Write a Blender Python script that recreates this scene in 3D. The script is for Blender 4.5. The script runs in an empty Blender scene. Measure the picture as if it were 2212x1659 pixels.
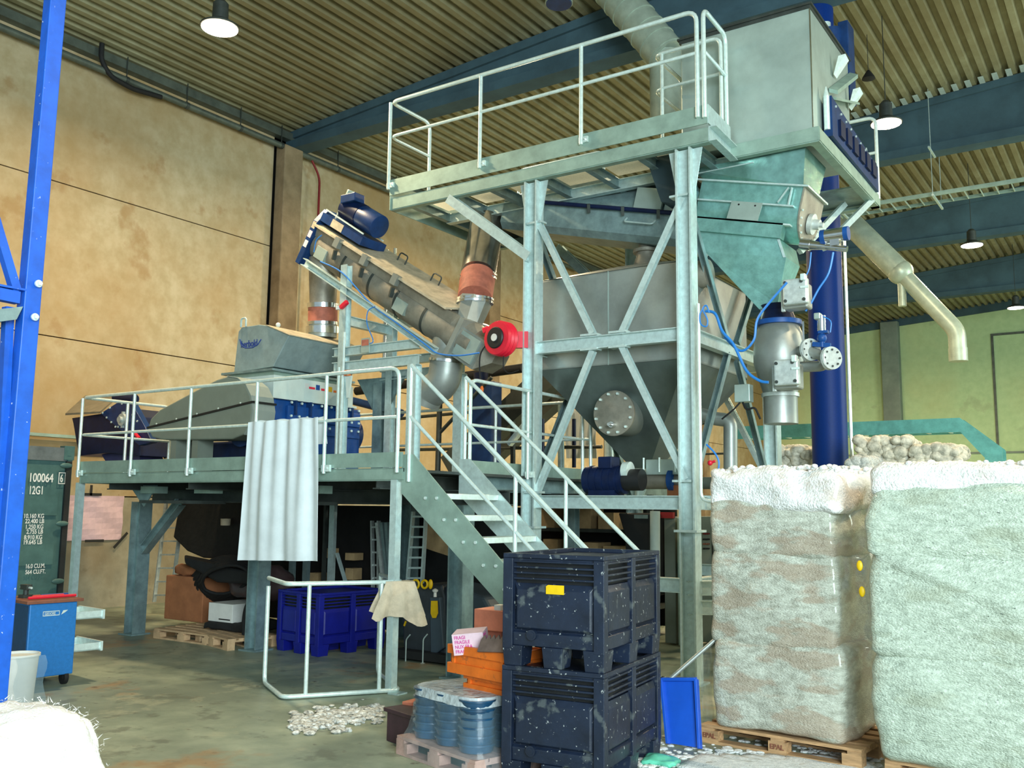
import bpy, bmesh, math, random
from mathutils import Vector, Matrix, noise, Quaternion
random.seed(7)
S = bpy.context.scene
COL = S.collection
V = Vector
R = math.radians
# ------------------------------------------------------------------ camera
F = 2049.5; YAW = -.5944925; PIT = .129345; ROL = -.0113393; CX, CY, EYE = 1106, 829.5, 1.8
fw = V((math.sin(YAW)*math.cos(PIT), math.cos(YAW)*math.cos(PIT), math.sin(PIT)))
rt = V((math.cos(YAW), -math.sin(YAW), 0)); dn = fw.cross(rt)
c_, s_ = math.cos(ROL), math.sin(ROL)
AX = c_*rt + s_*dn; AY = -s_*rt + c_*dn
ORG = V((0, 0, EYE))
def at(x, y, **k):
    d = AX*((x-CX)/F) + AY*((y-CY)/F) + fw
    (n, v), = k.items(); i = 'XYZ'.index(n)
    return ORG + d*((v-ORG[i])/d[i])
cam = bpy.data.cameras.new('camera'); co = bpy.data.objects.new('camera', cam); COL.objects.link(co)
cam.sensor_width = 36; cam.lens = F/2212*36; cam.clip_start = .05; cam.clip_end = 300
M3 = Matrix((AX, -AY, -fw)).transposed()
co.matrix_world = Matrix.Translation(ORG) @ M3.to_4x4()
S.camera = co
# ------------------------------------------------------------------ materials
MATS = {}
def mat(name, col, rough=.6, metal=0, var=.12, scale=6, bump=.0, bscale=40, col2=None, spec=.5, coat=0, alpha=1, trans=0, emit=0, stretch=None, spots=None):
    m = bpy.data.materials.new(name); m.use_nodes = True; MATS[name] = m
    nt = m.node_tree; N = nt.nodes; L = nt.links
    b = N['Principled BSDF']
    b.inputs['Roughness'].default_value = rough; b.inputs['Metallic'].default_value = metal
    b.inputs['Specular IOR Level'].default_value = spec; b.inputs['Coat Weight'].default_value = coat
    b.inputs['Alpha'].default_value = alpha; b.inputs['Transmission Weight'].default_value = trans
    tc = N.new('ShaderNodeTexCoord'); vec = tc.outputs['Object']
    if stretch:
        mp = N.new('ShaderNodeMapping'); mp.inputs['Scale'].default_value = stretch
        L.new(vec, mp.inputs['Vector']); vec = mp.outputs[0]
    n = N.new('ShaderNodeTexNoise'); n.inputs['Scale'].default_value = scale; n.inputs['Detail'].default_value = 6; n.inputs['Roughness'].default_value = .65
    L.new(vec, n.inputs['Vector'])
    r = N.new('ShaderNodeValToRGB')
    c = V(col[:3]); d = V(col2[:3]) if col2 else c*(1-var*1.6)
    hi = c*(1+var)
    r.color_ramp.elements[0].position = .33; r.color_ramp.elements[1].position = .66
    r.color_ramp.elements[0].color = (*d, 1); r.color_ramp.elements[1].color = (*[min(1, q) for q in hi], 1)
    L.new(n.outputs['Fac'], r.inputs['Fac'])
    out = r.outputs['Color']
    for (sc, th, colr, amt) in (spots or []):
        n2 = N.new('ShaderNodeTexNoise'); n2.inputs['Scale'].default_value = sc; n2.inputs['Detail'].default_value = 5
        L.new(vec, n2.inputs['Vector'])
        mr = N.new('ShaderNodeMapRange'); mr.inputs['From Min'].default_value = th; mr.inputs['From Max'].default_value = th+.06; mr.inputs['To Max'].default_value = amt
        L.new(n2.outputs['Fac'], mr.inputs['Value'])
        mx = N.new('ShaderNodeMix'); mx.data_type = 'RGBA'
        L.new(mr.outputs[0], mx.inputs['Factor']); L.new(out, mx.inputs['A']); mx.inputs['B'].default_value = (*colr, 1)
        out = mx.outputs['Result']
    L.new(out, b.inputs['Base Color'])
    if emit:
        L.new(out, b.inputs['Emission Color']); b.inputs['Emission Strength'].default_value = emit
    if bump:
        n3 = N.new('ShaderNodeTexNoise'); n3.inputs['Scale'].default_value = bscale; n3.inputs['Detail'].default_value = 4
        L.new(vec, n3.inputs['Vector'])
        bp = N.new('ShaderNodeBump'); bp.inputs['Strength'].default_value = bump; bp.inputs['Distance'].default_value = .05
        L.new(n3.outputs['Fac'], bp.inputs['Height']); L.new(bp.outputs[0], b.inputs['Normal'])
    return m
galv = mat('galvanised_steel', (.54, .67, .66), .34, .32, .10, 16, .04, 60)
galvb = mat('bright_galvanised_tube', (.76, .90, .87), .28, .35, .08, 20, .02, 60)
galvg = mat('green_grey_galvanised_steel', (.30, .42, .36), .5, .3, .12, 5)
galvt = mat('teal_galvanised_sheet', (.26, .52, .48), .34, .55, .14, 9, .05, 50)
plate = mat('pale_sheet_steel', (.42, .52, .485), .42, .45, .12, 1.6, .02, 30)
steel = mat('dull_stainless_steel', (.33, .355, .33), .42, .5, .16, 1.4, .03, 10)
steeld = mat('dusty_stainless_steel', (.30, .28, .23), .5, .45, .2, 3.5, .05, 30)
shiny = mat('polished_steel', (.7, .72, .72), .18, 1, .08, 6)
dustlit = mat('dusty_lid_and_lit_roof', (.50, .44, .32), .6, .2, .2, 6)
bluep = mat('dark_blue_paint', (.006, .035, .13), .42, 0, .2, 6, .02, 40, spec=.35)
bluem = mat('machine_blue_paint', (.008, .07, .28), .42, 0, .15, 6, spec=.35)
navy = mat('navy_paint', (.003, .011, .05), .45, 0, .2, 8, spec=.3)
bluer = mat('rack_blue_paint', (.006, .10, .55), .45, 0, .15, 5, spots=[(34, .70, (.75, .8, .8), .9)])
bluec = mat('column_blue_paint', (.001, .026, .17), .5, 0, .1, 60, spec=.2)
bluebin = mat('blue_bin_plastic', (.003, .008, .22), .45, 0, .12, 5)
black = mat('black_plastic', (.012, .013, .015), .5, 0, .2, 5)
rubber = mat('black_rubber', (.008, .008, .009), .75, 0, .2, 9)
cratep = mat('dusty_black_crate_plastic', (.009, .016, .036), .4, 0, .25, 4, .05, 20, spots=[(7, .60, (.13, .15, .15), .5), (38, .66, (.45, .48, .48), .8)])
greyp = mat('grey_green_guard_paint', (.225, .26, .215), .5, .1, .06, 3)
greyd = mat('dark_grey_steel', (.05, .06, .055), .5, .3, .2, 5)
whitep = mat('white_paint', (.62, .72, .68), .45, 0, .06, 4)
cast = mat('cast_aluminium', (.58, .64, .62), .45, .4, .12, 18, .03, 50)
red = mat('red_plastic', (.75, .012, .04), .35, 0, .06, 4, coat=.3)
redd = mat('dark_red_plastic', (.22, .01, .012), .5, 0, .1, 5)
sleeve = mat('red_brown_fabric_sleeve', (.42, .13, .085), .7, 0, .18, 8, .1, 30)
yellow = mat('yellow_plastic', (.80, .50, .0), .45, 0, .08, 8)
orange = mat('orange_plastic', (.72, .15, .012), .5, 0, .12, 5, spots=[(12, .60, (.16, .07, .03), .5)])
salmon = mat('faded_orange_plastic', (.70, .22, .13), .55, 0, .12, 5)
wood = mat('pallet_wood', (.46, .27, .13), .75, 0, .25, 5, .15, 30, stretch=(1, 8, 8))
woodp = mat('pale_pallet_wood', (.55, .36, .20), .75, 0, .2, 5, .15, 30)
card = mat('brown_cardboard', (.36, .135, .055), .8, 0, .12, 5)
card2 = mat('tan_cardboard', (.50, .34, .17), .8, 0, .12, 5)
white = mat('white_cardboard', (.70, .70, .66), .7, 0, .06, 5)
pinkw = mat('pink_white_card', (.70, .50, .57), .6, 0, .06, 9)
magenta = mat('magenta_print', (.55, .05, .28), .6, 0, .05, 9)
cream = mat('cream_cloth', (.60, .50, .36), .85, 0, .12, 9, .15, 60)
tarpm = mat('white_tarpaulin', (.74, .80, .82), .38, 0, .05, 4, .04, 12, coat=.1)
tarpb = mat('black_sheet_and_shade', (.006, .006, .006), .7, 0, .3, 4, .2, 9)  # black of the sheeted housing and of the added shade backings
contg = mat('container_green_paint', (.075, .165, .16), .5, .1, .14, 4)
contd = mat('container_dark_seal', (.015, .02, .022), .7, 0, .2, 5)
markw = mat('white_lettering', (.80, .82, .80), .6, 0, .04, 9)
markb = mat('blue_lettering', (.015, .05, .25), .5, 0, .04, 9)
markk = mat('black_marking', (.01, .01, .01), .6, 0, .04, 9)
cartb = mat('tool_cart_blue', (.02, .19, .55), .42, .1, .08, 30)
cartd = mat('tool_cart_shaded_blue', (.012, .06, .16), .45, .1, .1, 12)
mahog = mat('brown_wood_top', (.24, .085, .05), .5, 0, .2, 7)
fluff = mat('white_fluffy_flakes', (.93, .93, .92), .9, 0, .05, 30, .5, 90, col2=(.66, .68, .68))
fluffd = mat('mottled_flakes', (.78, .80, .76), .9, 0, .12, 28, .6, 80, col2=(.42, .42, .39))
bale = mat('wrapped_grey_flakes', (.56, .575, .49), .30, 0, .18, 13, .5, 60, col2=(.37, .37, .30), coat=.5, stretch=(1, 1, 2.6), spots=[(2.2, .50, (.40, .28, .19), .6), (48, .66, (.05, .06, .055), .7)])
bale2 = mat('wrapped_pale_flakes', (.54, .61, .51), .28, 0, .18, 17, .5, 60, col2=(.36, .42, .34), coat=.4, stretch=(1, 1, 2.2), spots=[(2.0, .58, (.34, .37, .26), .5), (40, .66, (.05, .07, .06), .8)])
baletop = mat('wrapped_white_flakes', (.86, .86, .85), .35, 0, .14, 16, .5, 60, col2=(.68, .67, .64), coat=.25, spots=[(2.6, .60, (.5, .36, .28), .5)])
filmb = mat('stretch_wrapped_blue', (.035, .12, .22), .22, .0, .3, 3.5, .2, 14, coat=.8, col2=(.01, .03, .08))
farb = mat('cream_film_bale', (.60, .56, .46), .6, 0, .3, 9, .5, 16, col2=(.25, .25, .2))
tealtray = mat('teal_cable_tray', (.14, .42, .38), .42, .4, .14, 8)
ductm = mat('grey_duct', (.40, .48, .40), .4, .3, .12, 4)
pipeg = mat('dark_pipe', (.10, .12, .10), .5, .3, .2, 4)
cable = mat('blue_hose', (.02, .20, .62), .35, 0, .05, 9)
concb = mat('shaded_beam_concrete', (.045, .095, .125), .8, 0, .18, 1.2, .05, 12)  # dark base colour: the girders' shade is put into it
tape = markk
green = mat('green_signal', (.02, .5, .05), .3, emit=.6); amber = mat('amber_signal', (.85, .45, .0), .3, emit=.6); redl = mat('red_signal', (.8, .01, .05), .3, emit=.5)
# clear film: mostly transparent glossy
film = mat('clear_film', (.35, .5, .58), .12, 0, .05, 6, .2, 10, alpha=.15, coat=.7)
film2 = mat('milky_film', (.75, .82, .84), .25, 0, .15, 9, .4, 20, alpha=.6, coat=.5)
# grating (perforated plate): no holes; pale translucent sheet stands in for light through them
grate = mat('pale_grating', (.80, .86, .78), .5, 0, .2, 60, .2, 90)
_n = grate.node_tree; _t = _n.nodes.new('ShaderNodeBsdfTranslucent'); _t.inputs[0].default_value = (.9, .95, .85, 1); _x = _n.nodes.new('ShaderNodeMixShader'); _x.inputs[0].default_value = .6
_n.links.new(_n.nodes['Principled BSDF'].outputs[0], _x.inputs[1]); _n.links.new(_t.outputs[0], _x.inputs[2]); _n.links.new(_x.outputs[0], _n.nodes['Material Output'].inputs['Surface'])
# emissive lamp glass
lampm = bpy.data.materials.new('lamp_glow'); lampm.use_nodes = True
_b = lampm.node_tree.nodes['Principled BSDF']; _b.inputs['Emission Color'].default_value = (1, .86, .6, 1); _b.inputs['Emission Strength'].default_value = 14

# ------------------------------------------------------------------ mesh builder
WL = {}
class B:
    def __init__(s): s.bm = bmesh.new()
    def v(s, p): return s.bm.verts.new(V(p))
    def f(s, vs):
        try: return s.bm.faces.new(vs)
        except ValueError: return None
    def hexa(s, p):       # 8 points: 4 bottom ring, 4 top ring
        v = [s.v(q) for q in p]
        for f in ((3, 2, 1, 0), (4, 5, 6, 7), (0, 1, 5, 4), (1, 2, 6, 5), (2, 3, 7, 6), (3, 0, 4, 7)): s.f([v[i] for i in f])
        return s
    def box(s, x0, x1, y0, y1, z0, z1):
        return s.hexa([(x0, y0, z0), (x1, y0, z0), (x1, y1, z0), (x0, y1, z0), (x0, y0, z1), (x1, y0, z1), (x1, y1, z1), (x0, y1, z1)])
    def bar(s, a, b, w, h, up=(0, 0, 1)):
        a, b = V(a), V(b); d = (b-a).normalized(); u = V(up); sd = d.cross(u)
        if sd.length < 1e-4: u = V((0, 1, 0)); sd = d.cross(u)
        sd.normalize(); u = sd.cross(d).normalized()
        q = [(-w/2, -h/2), (w/2, -h/2), (w/2, h/2), (-w/2, h/2)]
        return s.hexa([a+sd*i+u*j for i, j in q]+[b+sd*i+u*j for i, j in q])
    def ext(s, prof, a, b, up=(0, 0, 1)):   # profile (side, up) swept a->b
        a, b = V(a), V(b); d = (b-a).normalized(); u = V(up); sd = d.cross(u)
        if sd.length < 1e-4: u = V((0, 1, 0)); sd = d.cross(u)
        sd.normalize(); u = sd.cross(d).normalized()
        A = [s.v(a+sd*i+u*j) for i, j in prof]; C = [s.v(b+sd*i+u*j) for i, j in prof]
        n = len(prof)
        for i in range(n): s.f([A[i], A[(i+1) % n], C[(i+1) % n], C[i]])
        s.f(A[::-1]); s.f(C)
        return s
    def ib(s, a, b, w, h, t=.014, up=(0, 0, 1)):   # I section: h along up, flanges w wide
        W, H, k = w/2, h/2, t/2
        return s.ext([(-W, -H), (W, -H), (W, -H+t), (k, -H+t), (k, H-t), (W, H-t), (W, H), (-W, H), (-W, H-t), (-k, H-t), (-k, -H+t), (-W, -H+t)], a, b, up)
    def ch(s, a, b, w, h, t=.012, up=(0, 0, 1)):   # channel open towards +side
        H = h/2
        return s.ext([(0, -H), (w, -H), (w, -H+t), (t, -H+t), (t, H-t), (w, H-t), (w, H), (0, H)], a, b, up)
    def cyl(s, a, b, r, r2=None, n=20, cap=True):
        a, b = V(a), V(b); r2 = r if r2 is None else r2
        d = (b-a).normalized(); q = d.to_track_quat('Z', 'Y'); x, y = q @ V((1, 0, 0)), q @ V((0, 1, 0))
        A = []; C = []
        for i in range(n):
            t = 2*math.pi*i/n; o = x*math.cos(t)+y*math.sin(t)
            A.append(s.v(a+o*r)); C.append(s.v(b+o*r2))
        for i in range(n): s.f([A[i], A[(i+1) % n], C[(i+1) % n], C[i]])
        if cap: s.f(A[::-1]); s.f(C)
        return s
    def tube(s, pts, r, n=10, fil=0, closed=False):
        P = [V(p) for p in pts]
        if fil:
            Q = [P[0]] if not closed else []
            rng = range(1, len(P)-1) if not closed else range(len(P))
            for i in rng:
                p, a, b = P[i], P[i-1], P[(i+1) % len(P)]
                da, db = (a-p), (b-p); k = min(fil, da.length*.45, db.length*.45)
                A, C = p+da.normalized()*k, p+db.normalized()*k
                for j in range(6):
                    t = j/5; Q.append(A*(1-t)**2+p*2*t*(1-t)+C*t*t)
            if not closed: Q.append(P[-1])
            P = Q
        rings = []; prev = None; m = len(P)
        for i in range(m):
            if closed: d = (P[(i+1) % m]-P[i-1]).normalized()
            else: d = (P[min(i+1, m-1)]-P[max(i-1, 0)]).normalized()
            if prev is None:
                q = d.to_track_quat('Z', 'Y'); x = q @ V((1, 0, 0))
            else:
                x = prev - d*prev.dot(d); x.normalize()
            y = d.cross(x); prev = x
            rings.append([s.v(P[i]+(x*math.cos(2*math.pi*k/n)+y*math.sin(2*math.pi*k/n))*r) for k in range(n)])
        for i in range(m if closed else m-1):
            A, C = rings[i], rings[(i+1) % m]
            for k in range(n): s.f([A[k], A[(k+1) % n], C[(k+1) % n], C[k]])
        if not closed: s.f(rings[0][::-1]); s.f(rings[-1])
        return s
    def loft(s, loops, cap=True, close=False):
        rr = [[s.v(p) for p in l] for l in loops]; n = len(rr[0])
        for a, b in zip(rr, rr[1:]):
            for i in range(n): s.f([a[i], a[(i+1) % n], b[(i+1) % n], b[i]])
        if cap: s.f(rr[0][::-1]); s.f(rr[-1])
        return s
    def prism(s, pts, vec):
        return s.loft([[V(p) for p in pts], [V(p)+V(vec) for p in pts]])
    def ball(s, c, r, sz=(1, 1, 1), seg=12, ring=8):
        c = V(c); rr = []
        for i in range(1, ring):
            a = math.pi*i/ring; z, q = -math.cos(a), math.sin(a)
            rr.append([s.v((c.x+r*sz[0]*q*math.cos(2*math.pi*k/seg), c.y+r*sz[1]*q*math.sin(2*math.pi*k/seg), c.z+r*sz[2]*z)) for k in range(seg)])
        b0, t0 = s.v((c.x, c.y, c.z-r*sz[2])), s.v((c.x, c.y, c.z+r*sz[2]))
        for a, b in zip(rr, rr[1:]):
            for k in range(seg): s.bm.faces.new((a[k], a[(k+1) % seg], b[(k+1) % seg], b[k]))
        for k in range(seg):
            s.bm.faces.new((b0, rr[0][(k+1) % seg], rr[0][k])); s.bm.faces.new((t0, rr[-1][k], rr[-1][(k+1) % seg]))
        return s
    def lathe(s, prof, c=(0, 0, 0), n=24, axis=None):
        c = V(c); q = Quaternion() if axis is None else V(axis).to_track_quat('Z', 'Y')
        rr = [[s.v(c+q @ V((r*math.cos(2*math.pi*k/n), r*math.sin(2*math.pi*k/n), z))) for k in range(n)] for r, z in prof]
        for a, b in zip(rr, rr[1:]):
            for i in range(n): s.f([a[i], a[(i+1) % n], b[(i+1) % n], b[i]])
        s.f(rr[0][::-1]); s.f(rr[-1]); return s
    def rbox(s, x0, x1, y0, y1, z0, z1, k=10, amp=.02, sc=4, rnd=.06, seed=0, bulge=.0):
        # soft lumpy block
        n0 = len(s.bm.verts)
        cx, cy, cz = (x0+x1)/2, (y0+y1)/2, (z0+z1)/2; hx, hy, hz = (x1-x0)/2, (y1-y0)/2, (z1-z0)/2
        tmp = bmesh.new(); bmesh.ops.create_cube(tmp, size=2)
        bmesh.ops.subdivide_edges(tmp, edges=tmp.edges[:], cuts=k, use_grid_fill=True)
        mp = {}
        for v in tmp.verts:
            p = v.co; q = V((p.x*hx, p.y*hy, p.z*hz))
            inner = V((max(-hx+rnd, min(hx-rnd, q.x)), max(-hy+rnd, min(hy-rnd, q.y)), max(-hz+rnd, min(hz-rnd, q.z))))
            d = q-inner
            if d.length > 1e-6: q = inner+d.normalized()*min(d.length, rnd)
            bl = (1-p.z*p.z)*bulge
            q.x += math.copysign(bl, p.x)*abs(p.x); q.y += math.copysign(bl, p.y)*abs(p.y)
            w = q+V((cx, cy, cz))
            nv = noise.noise_vector((w+V((seed*7.3, seed*3.1, seed)))*sc)+.5*noise.noise_vector((w+V((seed*2.3, 5, seed)))*sc*2.7)
            w = w+nv*amp
            mp[v] = s.v(w)
        for f in tmp.faces: s.f([mp[v] for v in f.verts])
        tmp.free(); return s
    def sheet(s, grid, th=.004):
        # grid[i][j] points -> thin solid cloth
        n, m = len(grid), len(grid[0])
        vv = [[s.v(p) for p in r] for r in grid]
        fs = [s.f([vv[i][j], vv[i][j+1], vv[i+1][j+1], vv[i+1][j]]) for i in range(n-1) for j in range(m-1)]
        s.bm.normal_update()
        bmesh.ops.solidify(s.bm, geom=[f for f in fs if f], thickness=th); return s
    def done(s, name, m, parent=None, local=False, smooth=None, bevel=0, label=None, origin=None, fix=True):
        if fix: bmesh.ops.recalc_face_normals(s.bm, faces=s.bm.faces)
        if bevel:
            ed = [e for e in s.bm.edges if len(e.link_faces) == 2 and e.calc_face_angle(0) > .6]
            bmesh.ops.bevel(s.bm, geom=ed, offset=bevel, segments=2, affect='EDGES', profile=.5, clamp_overlap=True)
        if parent is not None:
            w = WL.get(parent.name, V((0, 0, 0)))
        else:
            if origin is not None: w = V(origin)
            else:
                zs = min(v.co.z for v in s.bm.verts); xs = [v.co.x for v in s.bm.verts]; ys = [v.co.y for v in s.bm.verts]
                w = V(((min(xs)+max(xs))/2, (min(ys)+max(ys))/2, zs))
        if not local: bmesh.ops.translate(s.bm, verts=s.bm.verts, vec=-w)
        me = bpy.data.meshes.new(name); s.bm.to_mesh(me); s.bm.free()
        me.materials.append(m)
        if smooth is not None:
            me.polygons.foreach_set('use_smooth', [True]*len(me.polygons)); me.set_sharp_from_angle(angle=R(smooth))
        o = bpy.data.objects.new(name, me); COL.objects.link(o)
        if parent is not None: o.parent = parent; WL[o.name] = w
        elif not local: o.location = w; WL[o.name] = w
        if label: o['label'] = label
        return o
def tag(o, label, cat, group=None, kind=None):
    o['label'] = label; o['category'] = cat
    if group: o['group'] = group
    if kind: o['kind'] = kind
    return o
def thing(name, label, cat, loc=(0, 0, 0), group=None, rz=0):
    o = bpy.data.objects.new(name, None); COL.objects.link(o); o.location = loc; o.rotation_euler = (0, 0, rz)
    o.empty_display_size = .1
    WL[o.name] = V(loc); return tag(o, label, cat, group)
def struct(o):
    o['kind'] = 'structure'; return o
def dup(root, loc, rz=None, label=None, group=None):
    r = root.copy(); COL.objects.link(r); r.location = loc
    if rz is not None: r.rotation_euler = (0, 0, rz)
    if label: r['label'] = label
    if group: r['group'] = group
    def rec(src, dst):
        for ch in list(src.children):
            c = ch.copy(); COL.objects.link(c); c.parent = dst; rec(ch, c)
    rec(root, r); return r
def text(s, size, m, parent, origin, right, up, name='lettering', depth=.002, align='LEFT', sx=1, label=None):
    cu = bpy.data.curves.new('txt', 'FONT'); cu.body = s; cu.size = size; cu.extrude = depth; cu.align_x = align; cu.offset = size*.018
    o = bpy.data.objects.new('txt', cu); COL.objects.link(o)
    dg = bpy.context.evaluated_depsgraph_get(); dg.update()
    me = bpy.data.meshes.new_from_object(o.evaluated_get(dg))
    bpy.data.objects.remove(o)
    right, up = V(right).normalized(), V(up).normalized(); nn = right.cross(up)
    mt = Matrix((right*sx, up, nn)).transposed().to_4x4(); mt.translation = V(origin)-WL.get(parent.name, V((0, 0, 0)))
    me.transform(mt); me.name = name; me.materials.clear(); me.materials.append(m)
    o = bpy.data.objects.new(name, me); COL.objects.link(o); o.parent = parent
    if label: o['label'] = label
    return o
def bolt_parts(par, pts, nrm, r=.012, h=.012, m=None):
    n = V(nrm).normalized()
    for p in pts: B().cyl(V(p), V(p)+n*h, r, n=6).done('bolt', m or galvb, par)
def bolts(b, pts, nrm, r=.012, h=.012):
    n = V(nrm).normalized()
    for p in pts: b.cyl(V(p), V(p)+n*h, r, n=6)
    return b
WORLD, GATE, EXPO = .5, 2700, 0.22

# ------------------------------------------------------------------ setting materials
def surf(name, base, hi, stain, sscale, rough=.85, bump=.1, extra=None, stretch=(1, 1, 1), dirt=None):
    m = bpy.data.materials.new(name); m.use_nodes = True; nt = m.node_tree; N = nt.nodes; L = nt.links
    b = N['Principled BSDF']; b.inputs['Roughness'].default_value = rough
    g = N.new('ShaderNodeNewGeometry'); mp = N.new('ShaderNodeMapping'); mp.inputs['Scale'].default_value = stretch
    L.new(g.outputs['Position'], mp.inputs['Vector'])
    def nz(sc, det=6, ro=.6):
        n = N.new('ShaderNodeTexNoise'); n.inputs['Scale'].default_value = sc; n.inputs['Detail'].default_value = det; n.inputs['Roughness'].default_value = ro
        L.new(mp.outputs[0], n.inputs['Vector']); return n.outputs['Fac']
    def rng(i, a, c, t0=0, t1=1):
        r = N.new('ShaderNodeMapRange'); r.inputs['From Min'].default_value = a; r.inputs['From Max'].default_value = c
        r.inputs['To Min'].default_value = t0; r.inputs['To Max'].default_value = t1; L.new(i, r.inputs['Value']); return r.outputs[0]
    def mix(f, a, c):
        x = N.new('ShaderNodeMix'); x.data_type = 'RGBA'; L.new(f, x.inputs['Factor'])
        for k, q in (('A', a), ('B', c)):
            if isinstance(q, tuple): x.inputs[k].default_value = (*q, 1)
            else: L.new(q, x.inputs[k])
        return x.outputs['Result']
    c = mix(rng(nz(3.5), .35, .65), base, hi)
    c = mix(rng(nz(sscale, 7), .42, .62, 0, .75), c, stain)
    for (sc, th, colr, amt) in (extra or []):
        c = mix(rng(nz(sc, 5), th, th+.07, 0, amt), c, colr)
    L.new(c, b.inputs['Base Color'])
    bp = N.new('ShaderNodeBump'); bp.inputs['Strength'].default_value = bump; bp.inputs['Distance'].default_value = .03
    L.new(nz(14, 8, .7), bp.inputs['Height']); L.new(bp.outputs[0], b.inputs['Normal'])
    return m
m_wall = surf('stained_concrete_panels', (.41, .33, .19), (.52, .44, .29), (.35, .21, .07), .22, extra=[(1.1, .60, (.30, .17, .06), .5), (5, .70, (.16, .12, .07), .6)])
m_walll = surf('darker_lower_concrete', (.27, .25, .18), (.36, .33, .24), (.20, .14, .07), .5, extra=[(1.3, .58, (.14, .10, .05), .6)])  # lower wall course, darker and greyer than the panels above
m_wallb = surf('pale_green_back_wall', (.44, .62, .34), (.52, .70, .40), (.54, .54, .26), .12, extra=[(.9, .62, (.34, .40, .24), .4)])
m_floor = surf('dirty_concrete_floor', (.25, .305, .225), (.37, .42, .31), (.13, .165, .13), .55, rough=.45, bump=.12, stretch=(1, 1, 1),
               extra=[(1.5, .56, (.42, .43, .30), .6), (2.6, .57, (.10, .115, .085), .55), (.75, .60, (.32, .165, .06), .7), (6, .64, (.05, .045, .035), .7), (16, .72, (.6, .6, .54), .8)])
m_ceil = surf('dusty_trapezoid_roof_sheet', (.24, .225, .125), (.31, .295, .18), (.17, .14, .065), .3, rough=.6, bump=.02)
m_pil = surf('pilaster_concrete', (.22, .16, .09), (.30, .22, .13), (.12, .075, .035), .9)
m_pilb = surf('grey_green_pilaster', (.20, .26, .22), (.25, .31, .26), (.16, .2, .18), .9)
# ------------------------------------------------------------------ hall
def roofz(x): return 9.85+.07*(x+15.2)
struct(B().box(-15.6, 14, -7, 44.4, -.3, 0).done('floor', m_floor, origin=(0, 0, 0)))
b = B()
for z0, z1 in ((1.92, 4.55), (4.57, 7.21), (7.23, 10.1)):
    for y0, y1 in ((-7, 6.0), (6.02, 13.28), (13.9, 21.0), (21.4, 28.5), (28.9, 36), (36.4, 44)):
        b.box(-15.5, -15.2, y0, y1, z0, z1)
struct(b.done('wall_left', m_wall, origin=(-15.2, 0, 0)))
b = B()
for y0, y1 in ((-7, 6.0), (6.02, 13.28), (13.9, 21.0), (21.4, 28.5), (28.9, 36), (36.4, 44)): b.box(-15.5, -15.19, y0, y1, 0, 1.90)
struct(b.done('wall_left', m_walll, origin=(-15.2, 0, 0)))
struct(B().box(-15.62, -15.46, -7, 44, 0, 10.2).done('trim_1', markk, origin=(-15.6, 0, 0)))
# wall columns of the left wall
for i, y in enumerate((6.3, 13.6, 21.2, 28.7, 36.2)):
    if i == 0: continue
    struct(B().box(-15.2, -14.92, y-.26, y+.26, 0, 9.44).done('trim_%d' % (i+1), m_pil, bevel=.02))
struct(B().box(-15.2, -15.02, -7, 44, 9.62, 9.78).done('trim_6', pipeg))
# back wall
b = B()
xs = [-15.6, -12.4, -9.45, -8.9, -5.36, 0, 3, 6, 9, 12, 14]
struct(B().box(-15.6, 14, 44, 44.3, 0, 12).done('wall_back', m_wallb, origin=(0, 44, 0)))
struct(B().box(-9.72, -8.98, 43.55, 44, 0, roofz(-9.4)-.1).done('trim_7', m_pilb, bevel=.03))
struct(B().prism([(-15.2, 43.9, 9.55), (12, 43.9, 9.55+1.9), (12, 43.9, 9.95+1.9), (-15.2, 43.9, 9.95)], (0, .1, 0)).done('trim_8', concb))
struct(B().box(-15.6, 14, 43.94, 44, 4.25, 4.33).done('trim_9', m_pilb))
b = B(); X0, X1, Z1 = -5.36, 2.0, 9.2
b.box(X0, X0+.09, 43.93, 44, 0, Z1).box(X0, X1, 43.93, 44, Z1, Z1+.09).box(X1, X1+.09, 43.93, 44, 0, Z1+.09)
struct(b.done('door_1', pipeg))
# roof sheet
b = B(); p = .255; x = -15.45; prof = []
while x < 13.5:
    for dx, dz in ((0, 0), (.105, 0), (.135, .10), (.225, .10)):
        prof.append((x+dx, roofz(x+dx)+dz))
    x += p
for y0, y1 in ((-7, 44.3),):
    A = [b.v((x, y0, z)) for x, z in prof]; C = [b.v((x, y1, z)) for x, z in prof]
    for i in range(len(A)-1): b.f([A[i], A[i+1], C[i+1], C[i]])
    A2 = [b.v((x, y0, z+.12)) for x, z in prof]; C2 = [b.v((x, y1, z+.12)) for x, z in prof]
    for i in range(len(A)-1): b.f([A2[i], C2[i], C2[i+1], A2[i+1]])
struct(b.done('ceiling', m_ceil, origin=(0, 0, 10), fix=False))
# roof girders: level soffit, sloping top
for i, y in enumerate((6.3, 13.8, 21.3, 28.8, 36.3)):
    if i == 0: continue
    b = B()
    def gz(x, d): return roofz(x)-.02-d
    b.prism([(-15.2, y-.2, 9.44), (12, y-.2, 9.44), (12, y-.2, 9.62), (-15.2, y-.2, 9.62)], (0, .4, 0))
    b.prism([(-15.2, y-.11, 9.6), (12, y-.11, 9.6), (12, y-.11, gz(12, .1)), (-15.2, y-.11, gz(-15.2, .1))], (0, .22, 0))
    b.prism([(-15.2, y-.17, gz(-15.2, .16)), (12, y-.17, gz(12, .16)), (12, y-.17, gz(12, 0)), (-15.2, y-.17, gz(-15.2, 0))], (0, .34, 0))
    struct(b.done('trim_%d' % (10+i), concb))
b = B()
for i in range(34):
    x = -8.0+.255*i; z = roofz(x)-.012
    b.box(x+.13, x+.235, 20.75, 21.1, z-.01, z)
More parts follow.
